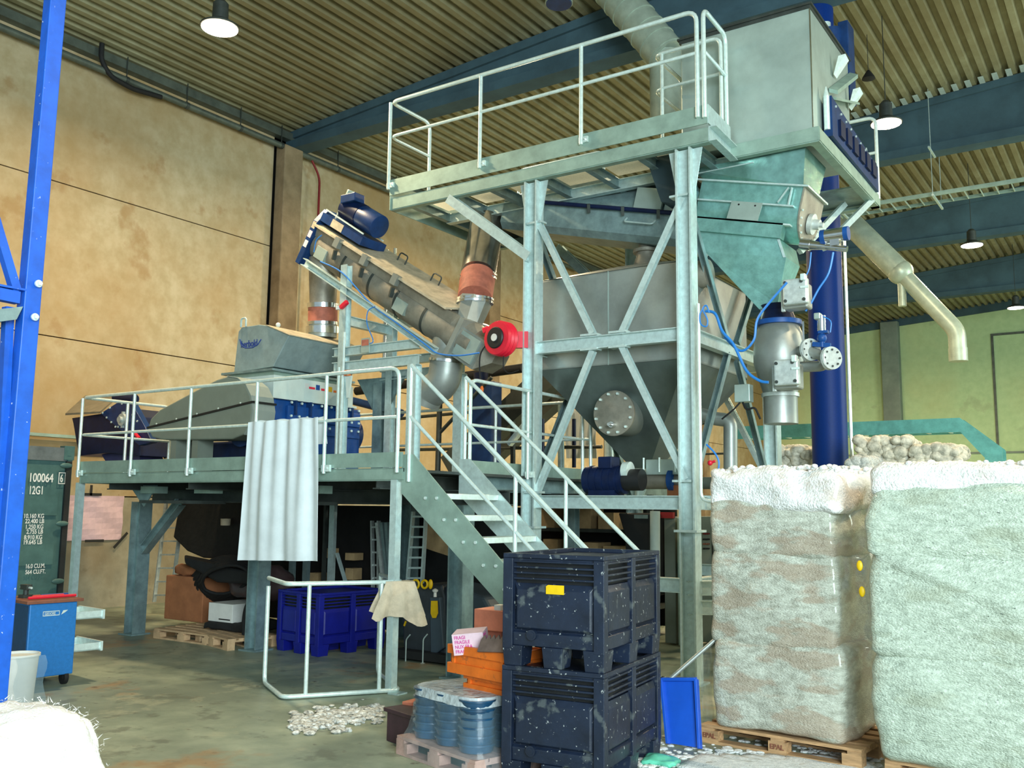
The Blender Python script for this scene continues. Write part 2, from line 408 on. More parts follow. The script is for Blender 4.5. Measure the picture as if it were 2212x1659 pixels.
struct(b.done('trim_15', galvb))  # bright strips put in as glints on the galvanised deck ends
# ------------------------------------------------------------------ services on the walls and roof
W = thing('wall_pipe', 'dark pipe running along the top of the left wall below the roof', 'pipe', (-15.0, 6, 9.3))
z = 9.40
B().tube([(-15.0, -4, z), (-15.0, 26, z)], .062, 12).done('pipe', pipeg, W, smooth=40)
b = B()
for y in (5.5, 6.9, 8.3, 9.6, 10.9, 12.2, 13.3, 15, 17, 19, 21): 
    h = B().cyl((-15.0, y-.03, z), (-15.0, y+.03, z), .07, n=14).bar((-15.0, y, z+.06), (-15.0, y, roofz(-15)-.02), .015, .015)
    h.done('hanger', greyd, W)
tag(B().tube([(-14.95, 9.05, 9.85), (-14.95, 9.05, 9.55), (-14.95, 9.25, 9.32), (-14.95, 9.7, 9.26), (-14.95, 10.3, 9.33)], .045, 10, .12).done('flexible_hose', rubber, smooth=40), 'short black hose bending down from the roof onto the wall pipe', 'hose')
tag(B().tube([(-14.9, 14.1, 9.3), (-14.9, 14.35, 9.0), (-14.9, 14.35, 5.7)], .025, 8, .2).done('wall_conduit', redd, smooth=40), 'thin brown conduit running down beside the wall column', 'conduit')
tag(B().cyl((-14.88, 14.35, 5.42), (-14.88, 14.35, 5.62), .06).cyl((-14.88, 14.35, 5.6), (-14.88, 14.35, 5.72), .03).done('alarm_sounder', redd, smooth=40), 'small dark red alarm at the foot of the wall conduit', 'alarm')
# papers taped on the wall
t = thing('wall_poster', 'pale pink sheet taped to the wall left of the grey column', 'poster', (-15.17, 9.6, 1.2))
g = [[V((-15.17+.012*math.sin(i*1.3+j), 8.9+.13*j, 1.16+.095*i)) for j in range(11)] for i in range(9)]
B().sheet(g, .003).done('sheet', pinkw, t, label='pale sheet')
for (y0, z0, y1, z1) in ((8.9, 1.945, 9.05, 1.945), (9.35, 1.94, 9.75, 1.94), (9.55, 1.92, 9.55, 2.1), (9.5, 1.15, 9.85, 1.15), (10.05, 1.02, 10.3, 1.28)):
    B().bar((-15.15, y0, z0), (-15.15, y1, z1), .006, .045, up=(0, .01, 1) if y0 != y1 else (0, 1, 0)).done('tape', tape, t, label='black tape')
# hanging high-bay lamps
def lamp(name, label, x, y, z, r=.27, on=True, group='hanging high-bay lamps'):
    t = thing(name, label, 'lamp', (x, y, z), None)
    B().lathe([(r, 0), (r, .025), (r*.7, .07), (r*.42, .12), (r*.40, .36), (r*.2, .42)], (x, y, z), 28).done('lamp_shade', greyd if on else ductm, t, smooth=40)
    B().lathe([(r*.93, -.012), (r*.93, .004)], (x, y, z), 28).done('lamp_glass', lampm if on else bluep, t)
    B().tube([(x, y, z+.45), (x, y, roofz(x)-.02)], .008, 6).done('suspension_rod', greyd, t)
    if on:
        l = bpy.data.lights.new('bay', 'AREA'); l.shape = 'DISK'; l.size = r*2; l.energy = LAMP_W; l.color = (1, .78, .48)
        o = bpy.data.objects.new('bay_light', l); o.location = (0, 0, -.05); COL.objects.link(o); o.parent = t
    return t
LAMP_W = 420
lamp('high_bay_lamp', 'lit round lamp hanging over the left bay in front of the tan wall', -10.6, 8.17, 8.5)
lamp('high_bay_lamp', 'lit round lamp in front of the girder just right of the steel bin', -3.55, 17.0, 8.62)
lamp('high_bay_lamp', 'small lit lamp under the roof right of the grey ventilation duct', -3.46, 25.81, 8.5)
lamp('high_bay_lamp', 'farthest lit lamp near the back wall at the right edge', -3.43, 34.64, 8.5)
lamp('high_bay_lamp', 'unlit lamp hanging above the gallery railing, its dark disc seen from below', -6.33, 10.4, 8.62, .19, False)
for x, y in ((-10.6, 17), (-10.6, 25.8), (3.5, 8.2), (3.5, 17), (3.5, 25.8), (-10.6, 34.6)):   # the other lamps of the hall
    l = bpy.data.lights.new('bay', 'AREA'); l.shape = 'DISK'; l.size = .54; l.energy = LAMP_W; l.color = (1, .78, .48)
    o = bpy.data.objects.new('bay_light', l); o.location = (x, y, 8.5); COL.objects.link(o)
# round blue column and its conduit
tag(B().cyl((-3.88, 14, 0), (-3.88, 14, 9.44), .25, n=48).done('round_column', bluec, smooth=40), 'thick round dark blue column rising behind the white bales', 'column')
tag(B().tube([(-3.55, 13.9, 0), (-3.55, 13.9, 5.9)], .022, 8).done('conduit', galvb, smooth=40), 'thin pale conduit running up the right side of the blue column', 'conduit')
# big ventilation duct high up by the girder (upper middle) and outlet duct at the right
p0, p1 = at(1290, -60, Y=12.9), at(1432, 110, Y=12.9)
d = (p1-p0).normalized()
t = thing('spiral_duct', 'wide grey spiral duct crossing the dark girder above the gallery railing', 'duct', p1)
B().cyl(p0-d*1.5, p1+d*.15, .30, n=32).done('duct_pipe', ductm, t, smooth=40)
for i in range(7): B().cyl(p1+d*(-1.6+.28*i), p1+d*(-1.57+.28*i), .312, n=32).done('seam_ring', ductm, t, smooth=40)
q0 = p1+d*.1; B().cyl(q0, q0-V((0, 0, 1.1)), .26, n=28).done('down_pipe', ductm, t, smooth=40)
Yd = 23
pa, pb, pc, pd = at(1800, 445, Y=Yd), at(1945, 588, Y=Yd), at(2067, 715, Y=Yd), at(2069, 752, Y=Yd)
t = thing('ventilation_duct', 'grey sloping ventilation duct with a short vertical branch right of the blue column', 'duct', pb)
B().tube([pa, pb], .27, 24).done('duct_pipe', ductm, t, smooth=40)
B().tube([pb, pc, pd], .19, 24, .3).done('duct_pipe', ductm, t, smooth=40)
q = at(1947, 600, Y=Yd); B().cyl(q, q-V((0, 0, .68)), .09, n=20).done('branch_pipe', ductm, t, smooth=40)
B().ball(pb, .29, seg=20, ring=14).done('joint', ductm, t, smooth=60)
B().cyl(pd, pd-V((0, 0, .3)), .2, n=24).done('nozzle', ductm, t, smooth=40)
# hanging ladder tray
t = thing('cable_ladder', 'long hanging wire cable ladder below the roof at the right', 'cable tray', (-3.5, 21, 8.3))
z = 8.42
B().bar((-5.6, 20.85, z), (-.2, 20.85, z), .025, .09).bar((-5.6, 21.45, z), (-.2, 21.45, z), .025, .07).done('side_rail', galvg, t)
for i in range(19):
    x = -5.5+.29*i; B().bar((x, 20.85, z-.03), (x, 21.45, z-.03), .02, .02).done('rung', galv, t)
for i, x in enumerate((-5.35, -3.45, -1.55)):
    b = B().bar((x, 20.6, z-.09), (x, 21.7, z-.09), .04, .04).bar((x, 20.62, z-.1), (x, 20.62, roofz(x)-.03), .012, .012).bar((x, 21.6, z-.1), (x, 21.6, roofz(x)-.03), .012, .012)
    b.bar((x, 20.4, 9.3), (x, 21.1, 9.3), .035, .035)
    b.done('hanger', galv, t)
t = thing('roof_fitting', 'small dark round fitting on a wire under the roof above the right lamp', 'fitting', (-3.9, 16.4, 9.9))
q = at(1876, 165, Y=17.5); WL[t.name] = q.copy(); t.location = q
B().lathe([(.02, .12), (.1, .0), (.12, -.05), (.03, -.08)], q, 16).done('housing', rubber, t, smooth=40)
B().tube([q+V((0, 0, .1)), q+V((0, 0, roofz(q.x)-q.z-.02))], .006, 6).done('wire', greyd, t)
# ------------------------------------------------------------------ low work platform
YF = 7.21; ZB = 2.05; XL, XR = -11.72, -6.17
t = thing('work_platform', 'long low steel platform with toe board carrying the granulator', 'platform', (-9, 9, 0))
B().ch((XL, YF+.02, 2.115), (XR, YF+.02, 2.115), -.07, .13).done('edge_beam', galvg, t)
B().box(XL, XR, YF-.005, YF+.005, 2.185, 2.335).done('toe_board', galvg, t)
B().box(XL, XL+.01, YF, 10.9, 2.05, 2.33).done('toe_board', galvg, t)
B().box(XL+.02, XR, YF+.01, 10.9, 2.14, 2.17).done('deck', greyd, t)
B().ch((XL, 10.9, 2.115), (XR, 10.9, 2.115), .07, .13).done('edge_beam', galvg, t)
for x in (-11.2, -9.6, -8.0, -6.6):
    B().ib((x, YF+.1, 2.05), (x, 10.8, 2.05), .10, .16).done('joist', greyd, t)
B().ib((XL+.1, 8.26, 1.9), (-5.6, 8.26, 1.9), .16, .16).done('main_beam', greyd, t)
B().ib((XL+.1, 10.4, 1.9), (-5.6, 10.4, 1.9), .16, .16).done('main_beam', greyd, t)
# slender posts at the front edge
for x in (XL+.03, XR-.04):
    B().ch((x-.04, YF+.05, .0), (x-.04, YF+.05, 2.06), .08, .085, .012, up=(0, 1, 0)).box(x-.06, x+.07, YF-.02, YF+.12, 0, .012).done('post', galv, t)
# heavy columns
colm = galvd = mat('dull_blue_galvanised', (.24, .34, .35), .45, .45, .2, 5)
for x, y in ((-11.85, 8.26), (-9.42, 8.3), (-6.25, 8.3), (-8.75, 10.4), (-11.85, 10.4)):
    B().ib((x, y, 0), (x, y, 1.82), .2, .2, .018, up=(1, 0, 0)).box(x-.15, x+.15, y-.15, y+.15, 0, .02).done('column', galvd, t)
for (x, y, dx) in ((-11.75, 8.26, 1.0), (-11.85, 10.4, 1.0)):
    B().ib((x, y, 1.15), (x+.75, y, 1.82), .12, .12, .012).done('knee_brace', galvd, t)
B().prism([(-11.5, 7.8, 2.04), (-10.9, 7.8, 2.04), (-11.15, 7.8, 1.75)], (0, .02, 0)).done('gusset', galvd, t)
for x0 in (-11.1, -10.0, -8.1): B().box(x0, x0+.3, 7.7, 7.9, 1.93, 2.02).done('packing_block', galvg, t)
for x0 in (-10.9, -8.9): B().box(x0, x0+.9, 7.55, 8.2, 1.8, 1.84).done('cable_tray', greyd, t)
def railing(name, label, path, posts, ztop, zmid, zfoot, r=.021, group=None, mt=galvb, plates=True, rfil=.12, mid=None, ends=True):
    t = thing(name, label, 'railing', (path[0][0], path[0][1], zfoot), group)
    pth = [V((p[0], p[1], ztop)) for p in path]
    top = ([V((pth[0].x, pth[0].y, zfoot))] if ends in (True, 'a') else [])+pth+([V((pth[-1].x, pth[-1].y, zfoot))] if ends in (True, 'b') else [])
    B().tube(top, r, 12, rfil).done('handrail', mt, t, smooth=40)
    B().tube([V((p[0], p[1], zmid)) for p in path], r*.85, 10, rfil).done('knee_rail', mt, t, smooth=40)
    for p in posts:
        po = B().tube([(p[0], p[1], zfoot), (p[0], p[1], ztop-.01)], r*.95, 10).done('post', mt, t, smooth=40)
        if plates: B().box(p[0]-.03, p[0]+.09, p[1]-.01, p[1]+.02, zfoot+.02, zfoot+.09).cyl((p[0]+.06, p[1], zfoot+.055), (p[0]+.06, p[1]-.03, zfoot+.055), .012, n=6).done('foot_bracket', mt, po)
    return t
YR = YF-.03
px = [at(q, 1018, Y=YR).x for q in (281, 404, 548, 699)]
railing('guard_rail', 'long two-bar railing along the front edge of the low platform and round its left end', [(-11.72, 8.55), (-11.72, YR), (-6.22, YR)],
        [(-11.72, YR), (-11.72, 7.85)]+[(x, YR) for x in px], 3.18, 2.685, 2.13)
railing('guard_rail', 'short railing half hidden behind the big grey belt guard', [(-11.74, 8.7), (-11.74, 10.7), (-6.0, 10.7)],
        [(-10.5, 10.7), (-9, 10.7), (-7.5, 10.7)], 3.18, 2.685, 2.13)
railing('guard_rail', 'railing on the right side of the low platform leading back behind the tower column', [(-6.12, 8.25), (-6.12, 10.7)],
        [(-6.12, 8.25), (-6.12, 9.4)], 3.18, 2.685, 2.13)
# ------------------------------------------------------------------ stairs
dx, dz = (-4.97+6.2), (.95-2.02); sl = dz/dx
t = thing('staircase', 'open galvanised staircase leading down from the platform behind the black crates', 'stairs', (-5, 7.7, 0))
def sz(x, off=0): return 2.10+off+(x+6.2)*sl
xe = -6.2+(2.10)/-sl
for y, nm in ((7.24, 0), (8.18, 1)):
    B().prism([(-6.2, y-.008, 2.31), (-6.2, y-.008, 1.93), (xe-.1, y-.008, 0), (xe+.22, y-.008, 0), (-6.06, y-.008, 2.31)], (0, .016, 0)).done('stringer', galvg if nm == 0 else galv, t)
n = 10
for i in range(1, n):
    x = -6.2+i*.235+.05; zz = 2.13+sl*(i*.235)
    b = B().box(x-.02, x+.235, 7.25, 8.17, zz-.03, zz).box(x+.2, x+.24, 7.25, 8.17, zz-.055, zz)
    b.done('tread', galvb, t, bevel=.004)
    bolt_parts(t, [(x+.03, 7.23, zz-.045), (x+.17, 7.23, zz-.045)], (0, -1, 0), .016, .014)
for y, lab in ((7.22, 'f'), (8.2, 'b')):
    x0 = -6.1 if y < 8 else -6.15
    rt_ = thing('stair_handrail', 'sloping double handrail on the %s side of the staircase' % ('near' if lab == 'f' else 'far'), 'railing', (x0, y, 2.1), None)
    X2 = -4.02
    for off, nm in ((3.20-2.10, 'handrail'), (2.69-2.10, 'knee_rail')):
        z0 = 2.10+off
        B().tube([(x0, y, z0), (X2, y, z0+(X2-x0)*sl)], .021 if nm == 'handrail' else .018, 12).done(nm, galvb, rt_, smooth=40)
    for x in (x0, x0+1.27, x0+2.06):
        zt = 3.20+(x-x0)*sl; B().tube([(x, y, zt-1.16), (x, y, zt)], .02, 10).done('post', galvb, rt_, smooth=40)
# ------------------------------------------------------------------ steel tower
CXL, CXR, CYF, CYR = -6.13, -4.12, 9.5, 12.2
t = thing('steel_tower', 'tall galvanised steel tower frame with crossed braces around the silo', 'steel frame', (-5.1, 10.8, 0))
for x in (CXL, CXR):
    for y in (CYF, CYR):
        B().ib((x, y, 0), (x, y, 5.78), .17, .18, .02, up=(1, 0, 0)).box(x-.14, x+.14, y-.14, y+.14, 0, .02).box(x-.13, x+.13, y-.13, y+.13, 1.56, 1.585).done('column', galv, t)
for x in (CXL, CXR):    # gusset plates flaring under the gallery
    for s in (-1, 1):
        B().prism([(x+s*.085, CYF, 5.78), (x+s*.2, CYF, 5.78), (x+s*.085, CYF, 5.15)], (0, .012, 0)).done('gusset', galv, t)
    B().prism([(x, CYF+.085, 5.78), (x, CYF+.25, 5.78), (x, CYF+.085, 5.15)], (.012, 0, 0)).done('gusset', galv, t)
for z, h in ((3.70, .15), (1.87, .15), (1.0, .15)):
    B().ib((CXL+.09, CYF, z), (CXR-.09, CYF, z), .10, h, .011).done('cross_beam', galv, t)
    B().ib((CXL+.09, CYR, z), (CXR-.09, CYR, z), .10, h, .011).done('cross_beam', galv, t)
    for x in (CXL, CXR): B().ib((x, CYF+.09, z), (x, CYR-.09, z), .10, h, .011).done('cross_beam', galv, t)
B().ib((CXR-.05, CYF, .78), (CXR+1.4, CYF+1.0, .78), .1, .15, .011).ib((CXR-.05, CYF, .98), (CXR+1.4, CYF+1.0, .98), .1, .15, .011).done('side_beam', galv, t)
def brace(a, b, w=.07, h=.07, nm='brace', m=galv, pl=True, up=(0, 1, 0)):
    a, b = V(a), V(b)
    o = B().ch(a, b, w, h, .008, up)
    if pl:
        d = (b-a).normalized()
        for q in (a, b): o.box(q.x-.11, q.x+.11, q.y-.06, q.y+.06, q.z-.012, q.z+.012) if abs(a.y-b.y) < .1 else None
    o.done(nm, m, t)
ym = CYF-.01
brace((CXL+.05, ym, 5.25), (-5.32, ym, 3.79)); brace((CXR-.06, ym, 5.25), (-4.95, ym, 3.79))
brace((-5.32, ym, 3.62), (CXL+.05, ym, 1.98)); brace((-4.95, ym, 3.62), (CXR-.06, ym, 2.1))
brace((CXL+.05, CYR, 5.25), (-5.32, CYR, 3.79), m=greyd); brace((CXR-.06, CYR, 5.25), (-4.95, CYR, 3.79), m=greyd)
brace((-5.32, CYR, 3.62), (CXL+.05, CYR, 1.98)); brace((-4.95, CYR, 3.62), (CXR-.06, CYR, 2.1))
for x in (CXL, CXR):
    for (y0, z0, y1, z1) in ((CYF+.08, 5.2, 10.7, 3.79), (CYR-.08, 5.2, 11.0, 3.79), (10.7, 3.62, CYF+.08, 2.0), (11.0, 3.62, CYR-.08, 2.0)):
        B().ch((x, y0, z0), (x, y1, z1), .07, .07, .008, up=(1, 0, 0)).done('brace', galvd, t)
# arm under the free end of the gallery
B().ch((-7.45, CYF-.02, 5.74), (CXL-.06, CYF-.02, 4.78), .12, .14, .014, up=(0, 1, 0)).done('arm_brace', galv, t)
B().ch((-7.45, CYR, 5.74), (CXL-.06, CYR, 4.5), .12, .14, .014, up=(0, 1, 0)).done('arm_brace', galvd, t)
# blue air line and clips on the right column
tag(B().tube([(CXR+.16, 9.42, 4.0), (CXR+.16, 9.42, 1.9), (CXR+.5, 9.42, 1.86)], .02, 10, .08).done('air_pipe', galvb, smooth=40), 'thin silver air pipe clipped beside the right tower column', 'pipe')
# ------------------------------------------------------------------ gallery
GX0, GX1, GY = -8.42, -3.82, 9.42
t = thing('gallery', 'long raised steel gallery on top of the tower', 'gallery', (-6, 10.5, 5.8))
B().ch((GX0, GY+.03, 5.885), (GX1, GY+.03, 5.885), -.09, .17, .012).done('edge_beam', galvg, t)
B().box(GX0, GX1, GY-.006, GY+.006, 6.0, 6.22).done('toe_board', galvg, t)
B().ch((GX0, 11.9, 5.885), (-4.6, 11.9, 5.885), .09, .17, .012).done('edge_beam', galvg, t)
B().box(GX0, GX0+.012, GY, 11.9, 5.8, 6.2).done('toe_board', galvg, t)
B().ib((GX0+.3, 10.35, 5.86), (GX1+.2, 10.35, 5.86), .1, .14, .012).done('joist', galv, t)
for x in (-8.1, -7.45, -6.8, -6.1, -5.4, -4.7, -4.1):
    B().ib((x, GY+.05, 5.87), (x, 11.85, 5.87), .08, .12, .01).done('joist', galvd, t)
m_dk = galvd
B().box(GX0, GX1, 10.4, 11.9, 5.95, 5.97).done('deck_plate', greyd, t)
xs = [-8.1, -7.45, -6.8, -6.1, -5.4, -4.7, -4.1]
for a, c in zip(xs, xs[1:]):
    g_ = B(); g_.f([g_.v(q) for q in ((a+.03, GY+.03, 5.96), (c-.03, GY+.03, 5.96), (c-.03, 10.28, 5.96), (a+.03, 10.28, 5.96))]); g_.done('grating', grate, t)
# right wing: step to the bin frame
HX0, HX1, HY0, HY1, HZ = -3.85, -2.83, 10.16, 12.94, 5.99
B().ch((GX1, GY+.02, 5.89), (HX0-.0, HY0, 5.89), .09, .17, .012).done('edge_beam', galv, t)
B().prism([(GX1, GY, 6.0), (GX1, GY, 6.22), (HX0, HY0, 6.22), (HX0, HY0, 6.0)], (.012, 0, 0)).done('toe_board', galv, t)
B().ch((HX0, HY0, 5.92), (HX1, HY0, 5.92), -.09, .17, .012).done('edge_beam', galvg, t)
B().ch((HX1, HY0, 5.92), (HX1, HY1, 5.92), -.1, .17, .012).done('edge_beam', galvg, t)
B().ch((HX1-.9, HY1, 5.92), (HX1, HY1, 5.92), .1, .17, .012).done('edge_beam', galvg, t)
B().box(HX1-.11, HX1+.004, HY0-.004, HY0+.11, 5.832, 6.008).done('corner_plate', galvg, t)
B().box(HX1-1.0, HX1-.05, 12.1, HY1-.05, 5.9, 5.92).done('support_plate', galvd, t)
for y in (10.2, 11.4, 12.9): B().box(HX1-.1, HX1+.0, y-.006, y+.006, 5.85, 6.0).done('stiffener', galv, t)
B().bar((-3.3, 11.9, 5.1), (HX1-.02, 12.6, 5.86), .07, .07).bar((-3.6, 11.9, 5.1), (-3.2, 12.6, 5.86), .07, .07).done('strut', galv, t)
gp = [at(q, y, Y=GY-.03).x for q, y in ((1036, 350), (1255, 300))]
railing('guard_rail', 'high two-bar railing along the front of the gallery', [(GX0, 10.25), (GX0, GY-.03), (-3.92, GY-.03)],
        [(GX0, GY-.03)]+[(x, GY-.03) for x in gp], 7.33, 6.83, 6.08, r=.026, rfil=.14)
railing('guard_rail', 'railing piece turning back to the steel bin at the right end of the gallery', [(-3.84, GY-.03), (-3.86, 10.1)], [], 7.33, 6.83, 6.06, r=.026)
railing('guard_rail', 'small inner railing loop between the gallery railing and the steel bin', [(-4.75, 10.9), (-4.75, 10.05), (-3.9, 10.05)], [(-4.65, 10.05)], 7.3, 6.85, 5.98, r=.024)
railing('guard_rail', 'short low rail at the back edge of the gallery', [(-7.9, 11.8), (-6.4, 11.8)], [], 7.0, 6.6, 6.0, r=.022)
railing('guard_rail', 'single-post rail on the far right corner beside the signal light', [(HX1-.8, 12.9), (HX1, 12.9)], [], 7.1, 6.6, 5.95, r=.024)
B().box(HX1-.02, HX1+.0, 12.8, 12.98, 5.85, 6.2).done('post_plate', galv, t)
# signal tower light
q = V((HX1-.03, 12.45, 6.0))
s = thing('signal_light', 'stacked signal light with red, yellow and green lenses beside the steel bin', 'signal light', q)
b = B().cyl(q, q+V((0, 0, .12)), .035, n=16); b.done('base', greyd, s, smooth=40)
for i, (m_, nm) in enumerate(((green, 'green_lens'), (amber, 'yellow_lens'), (redl, 'red_lens'))):
    B().cyl(q+V((0, 0, .12+i*.09)), q+V((0, 0, .205+i*.09)), .04, .036, n=16).done('lens', m_, s, smooth=40, label=nm.replace('_', ' '))
B().cyl(q+V((0, 0, .39)), q+V((0, 0, .52)), .025, .008, n=14).done('cap', galv, s, smooth=40)
# ------------------------------------------------------------------ square steel bin on the gallery
t = thing('steel_bin', 'large square pale steel bin standing on the right end of the gallery', 'bin', (-3.7, 11, 6.0))
bx0, bx1, by0, by1, bz0, bz1 = -4.48, -2.91, 10.24, 11.86, 6.01, 7.49
B().box(bx0, bx1, by0, by1, bz0, bz1).done('bin_body', plate, t, bevel=.01)
B().box(bx0-.04, bx1+.03, by0-.03, by1+.03, bz1, bz1+.025).box(bx0-.02, bx1+.01, by0-.01, by1+.01, bz1-.04, bz1).done('top_rim', greyd, t)
B().bar((bx1, by0, bz0), (bx1, by0, bz1), .012, .012).done('corner_seam', shiny, t)
xs = bx1+.01
for (y, z) in ((11.15, 7.12), (11.8, 6.95)):   # lifting lugs
    b = B().prism([(xs+.02, y-.10, z-.14), (xs+.02, y+.02, z-.14), (xs+.16, y+.06, z+.07), (xs+.14, y, z+.13), (xs+.07, y-.05, z+.1)], (0, .02, 0))
    b.done('lifting_lug', galvb, t)
B().prism([(xs, 10.9, 6.75), (xs, 11.9, 7.35), (xs+.1, 11.9, 7.3), (xs+.1, 10.9, 6.7)], (0, 0, -.05)).done('stiffener', galvg, t)
B().prism([(xs, 10.75, 6.6), (xs, 11.85, 6.95), (xs+.12, 11.85, 6.9), (xs+.12, 10.75, 6.55)], (0, 0, -.03)).done('stiffener', galvg, t)
B().cyl((xs+.06, 10.55, 6.1), (xs+.06, 10.55, 6.5), .035, n=14).cyl((xs+.06, 10.55, 6.5), (xs+.06, 10.55, 6.62), .035, .005, n=14).done('locking_pin', galvb, t, smooth=40)
fr = thing('blue_flap', 'dark blue slotted steel flap hinged on the right side of the square bin', 'flap', (xs+.08, 11.6, 6.0))
b = B(); pf = [(10.55, 6.02), (10.55, 6.5), (10.68, 6.48), (12.7, 6.32), (12.7, 5.98)]
b.prism([(xs+.02, y, z) for y, z in pf], (.1, 0, 0)).done('flap_body', bluep, fr)
for y in (10.8, 11.1, 11.4, 11.7, 12.0, 12.3): B().box(xs+.10, xs+.15, y, y+.2, 6.1, 6.3).done('slot', navy, fr)
bolt_parts(fr, [(xs+.12, 10.7+.22*i, 6.42-.015*i) for i in range(9)], (1, 0, 0), .014, .014, galvb)
m_ = thing('bin_motor', 'dark blue motor with guard bolted on the back corner of the square bin', 'motor', at(1800, 110, Y=12.1))
q = at(1795, 110, Y=12.05)
B().cyl(q+V((0, 0, -.35)), q+V((0, 0, .25)), .19, n=28).done('motor_body', bluep, m_, smooth=40)
B().box(q.x+.12, q.x+.25, q.y-.1, q.y+.2, q.z-.75, q.z+.32).done('belt_guard', bluep, m_, bevel=.01)
B().cyl(q+V((-.05, -.05, .25)), q+V((-.05, -.05, .37)), .07, n=16).done('air_valve', galvb, m_, smooth=40)
B().box(q.x-.3, q.x-.12, q.y-.1, q.y+.05, q.z+.2, q.z+.32).done('terminal_box', card2, m_)
# ------------------------------------------------------------------ discharge screw conveyor under the bin
P0 = at(1737, 405, Y=10.33); P1 = at(1520, 392, Y=10.33); u = (P1-P0).normalized(); w = V((-u.z, 0, u.x)); w = -w if w.z < 0 else w
Yv = V((0, 1, 0))
def fr_(a, y, h): return P0+u*a+Yv*y+w*h      # along screw, across, up
t = thing('discharge_conveyor', 'inclined galvanised trough conveyor running left from the funnel under the gallery', 'conveyor', P0)
r_ = .34
prof = [(0, 0)]+[(r_-r_*math.cos(a), -.24-r_*math.sin(a)) for a in [math.pi*i/12 for i in range(13)]]+[(2*r_, 0)]
LN = 4.1
B().loft([[fr_(a, y, h) for y, h in prof] for a in (0.0, 1.25)]).done('inlet_trough', galvt, t, smooth=30)
prof2 = [(y, h) for y, h in prof]
B().loft([[fr_(a, y, h) for y, h in ((.0, -.43), (.0, -.72), (.08, -.80), (.58, -.80), (.66, -.72), (.66, -.43))] for a in (1.25, LN)]).done('trough', galvd, t)
B().loft([[fr_(a, y, h) for y, h in ((-.05, .0), (.73, .0), (.73, .02), (-.05, .02))] for a in (-.06, 1.3)]).done('flange', galv, t)
B().loft([[fr_(a, y, h) for y, h in ((-.04, -.44), (.70, -.44), (.60, -.38), (.08, -.38))] for a in (1.3, LN)]).done('trough_lid', galvd, t)
for h, m1 in ((-.22, galv), (-.43, galvb)):
    B().loft([[fr_(a, y, k) for y, k in ((-.05 if h > -.4 else -.03, h), (.06, h), (.06, h-.018), (-.05 if h > -.4 else -.03, h-.018))] for a in (.06, 1.25)]).done('rib', m1, t)
B().loft([[fr_(a, y, k) for y, k in ((-.03, -.43), (.1, -.43), (.1, -.60), (-.03, -.60))] for a in (.14, 1.2)]).done('outlet_collar', galvt, t)
B().bar(fr_(.12, -.04, -.02), fr_(.12, -.04, -.22), .03, .015).bar(fr_(.16, -.04, -.02), fr_(.25, -.04, -.2), .015, .015).done('handle', galv, t)
B().loft([[fr_(a, y, h*1.02+.01) for y, h in [(p*1.06-.02, q) for p, q in prof]] for a in (-.02, 0)]).done('end_plate', steeld, t)
cb = fr_(-.03, .34, -.33)
B().cyl(cb, cb-u*.05, .12, n=24).cyl(cb-u*.05, cb-u*.12, .06, n=18).cyl(cb-u*.1, cb-u*.16, .03, n=12).done('shaft_bearing', cast, t, smooth=40)
bolt_parts(t, [fr_(-.03, p*.97+.01, q*.97-.02) for p, q in prof[1:-1]], -u, .013, .015, galvb)
sp = [(.42, -.05, -.22), (.80, -.05, -.22), (.80, -.09, -.44), (.42, -.09, -.44)]
B().prism([fr_(*p) for p in sp], V((0, .012, 0))).done('sign_plate', plate, t)
bolt_parts(t, [fr_(.5, -.055, -.26), fr_(.7, -.055, -.26)], (0, -1, 0), .012, .006, markk)
# pipe, hinges and handle on the left stretch
B().tube([fr_(1.3, -.05, -.42), fr_(LN-.4, -.05, -.42)], .028, 10).done('hinge_rod', navy, t, smooth=40)
for a in (1.7, 2.2, 2.7): B().bar(fr_(a, -.09, -.40), fr_(a, -.04, -.50), .04, .03).done('hinge', greyd, t)
B().tube([fr_(1.75, -.01, -.52), fr_(1.75, -.07, -.58), fr_(2.15, -.07, -.58), fr_(2.15, -.01, -.52)], .011, 8, .04).done('handle', galv, t, smooth=40)
B().loft([[fr_(a, y, h) for y, h in ((.05, -.38), (.6, -.38), (.6, -.16), (.05, -.16))] for a in (1.35, 1.7)]).done('inspection_box', plate, t)
B().loft([[fr_(a, y, h) for y, h in ((.0, -.38), (.04, -.38), (.04, -.12), (.0, -.12))] for a in (1.72, 2.1)]).done('cover_plate', plate, t)
B().loft([[fr_(a, y, h) for y, h in ((.04, -.38), (.65, -.38), (.65, .0), (.25, .0))] for a in (1.7, 3.9)]).done('upper_duct', galvd, t)
tag(B().prism([at(x, y, Y=9.95) for x, y in ((1388, 320), (1465, 303), (1488, 400), (1478, 442), (1428, 436))], (0, .3, 0)).done('chute', mat('blue_grey_chute', (.045, .075, .09), .4, .3, .1, 5)), 'dark blue-grey chute under the gallery just left of the right tower column', 'chute')
# ------------------------------------------------------------------ funnel between the bin and the conveyor
t = thing('funnel', 'shiny galvanised funnel below the square bin, above the ribbed conveyor inlet', 'funnel', (-3.7, 10.6, 5.5))
top = [(-4.42, 10.3, 5.86), (-3.02, 10.3, 5.86), (-3.02, 11.1, 5.86), (-4.42, 11.1, 5.86)]
bot = [fr_(1.2, .04, .02), fr_(.03, .04, .02), fr_(.03, .62, .02), fr_(1.2, .62, .02)]
mt_ = mat('spangled_galvanised_sheet', (.30, .54, .48), .25, .85, .18, 5, .10, 7)
B().loft([top, bot]).done('funnel_body', mt_, t)
t = thing('outlet_hopper', 'teal galvanised hopper narrowing down from the ribbed conveyor to the valve', 'hopper', (-3.6, 10.6, 4.1))
top = [fr_(1.18, .03, -.60), fr_(.16, .03, -.60), fr_(.16, .62, -.60), fr_(1.18, .62, -.60)]
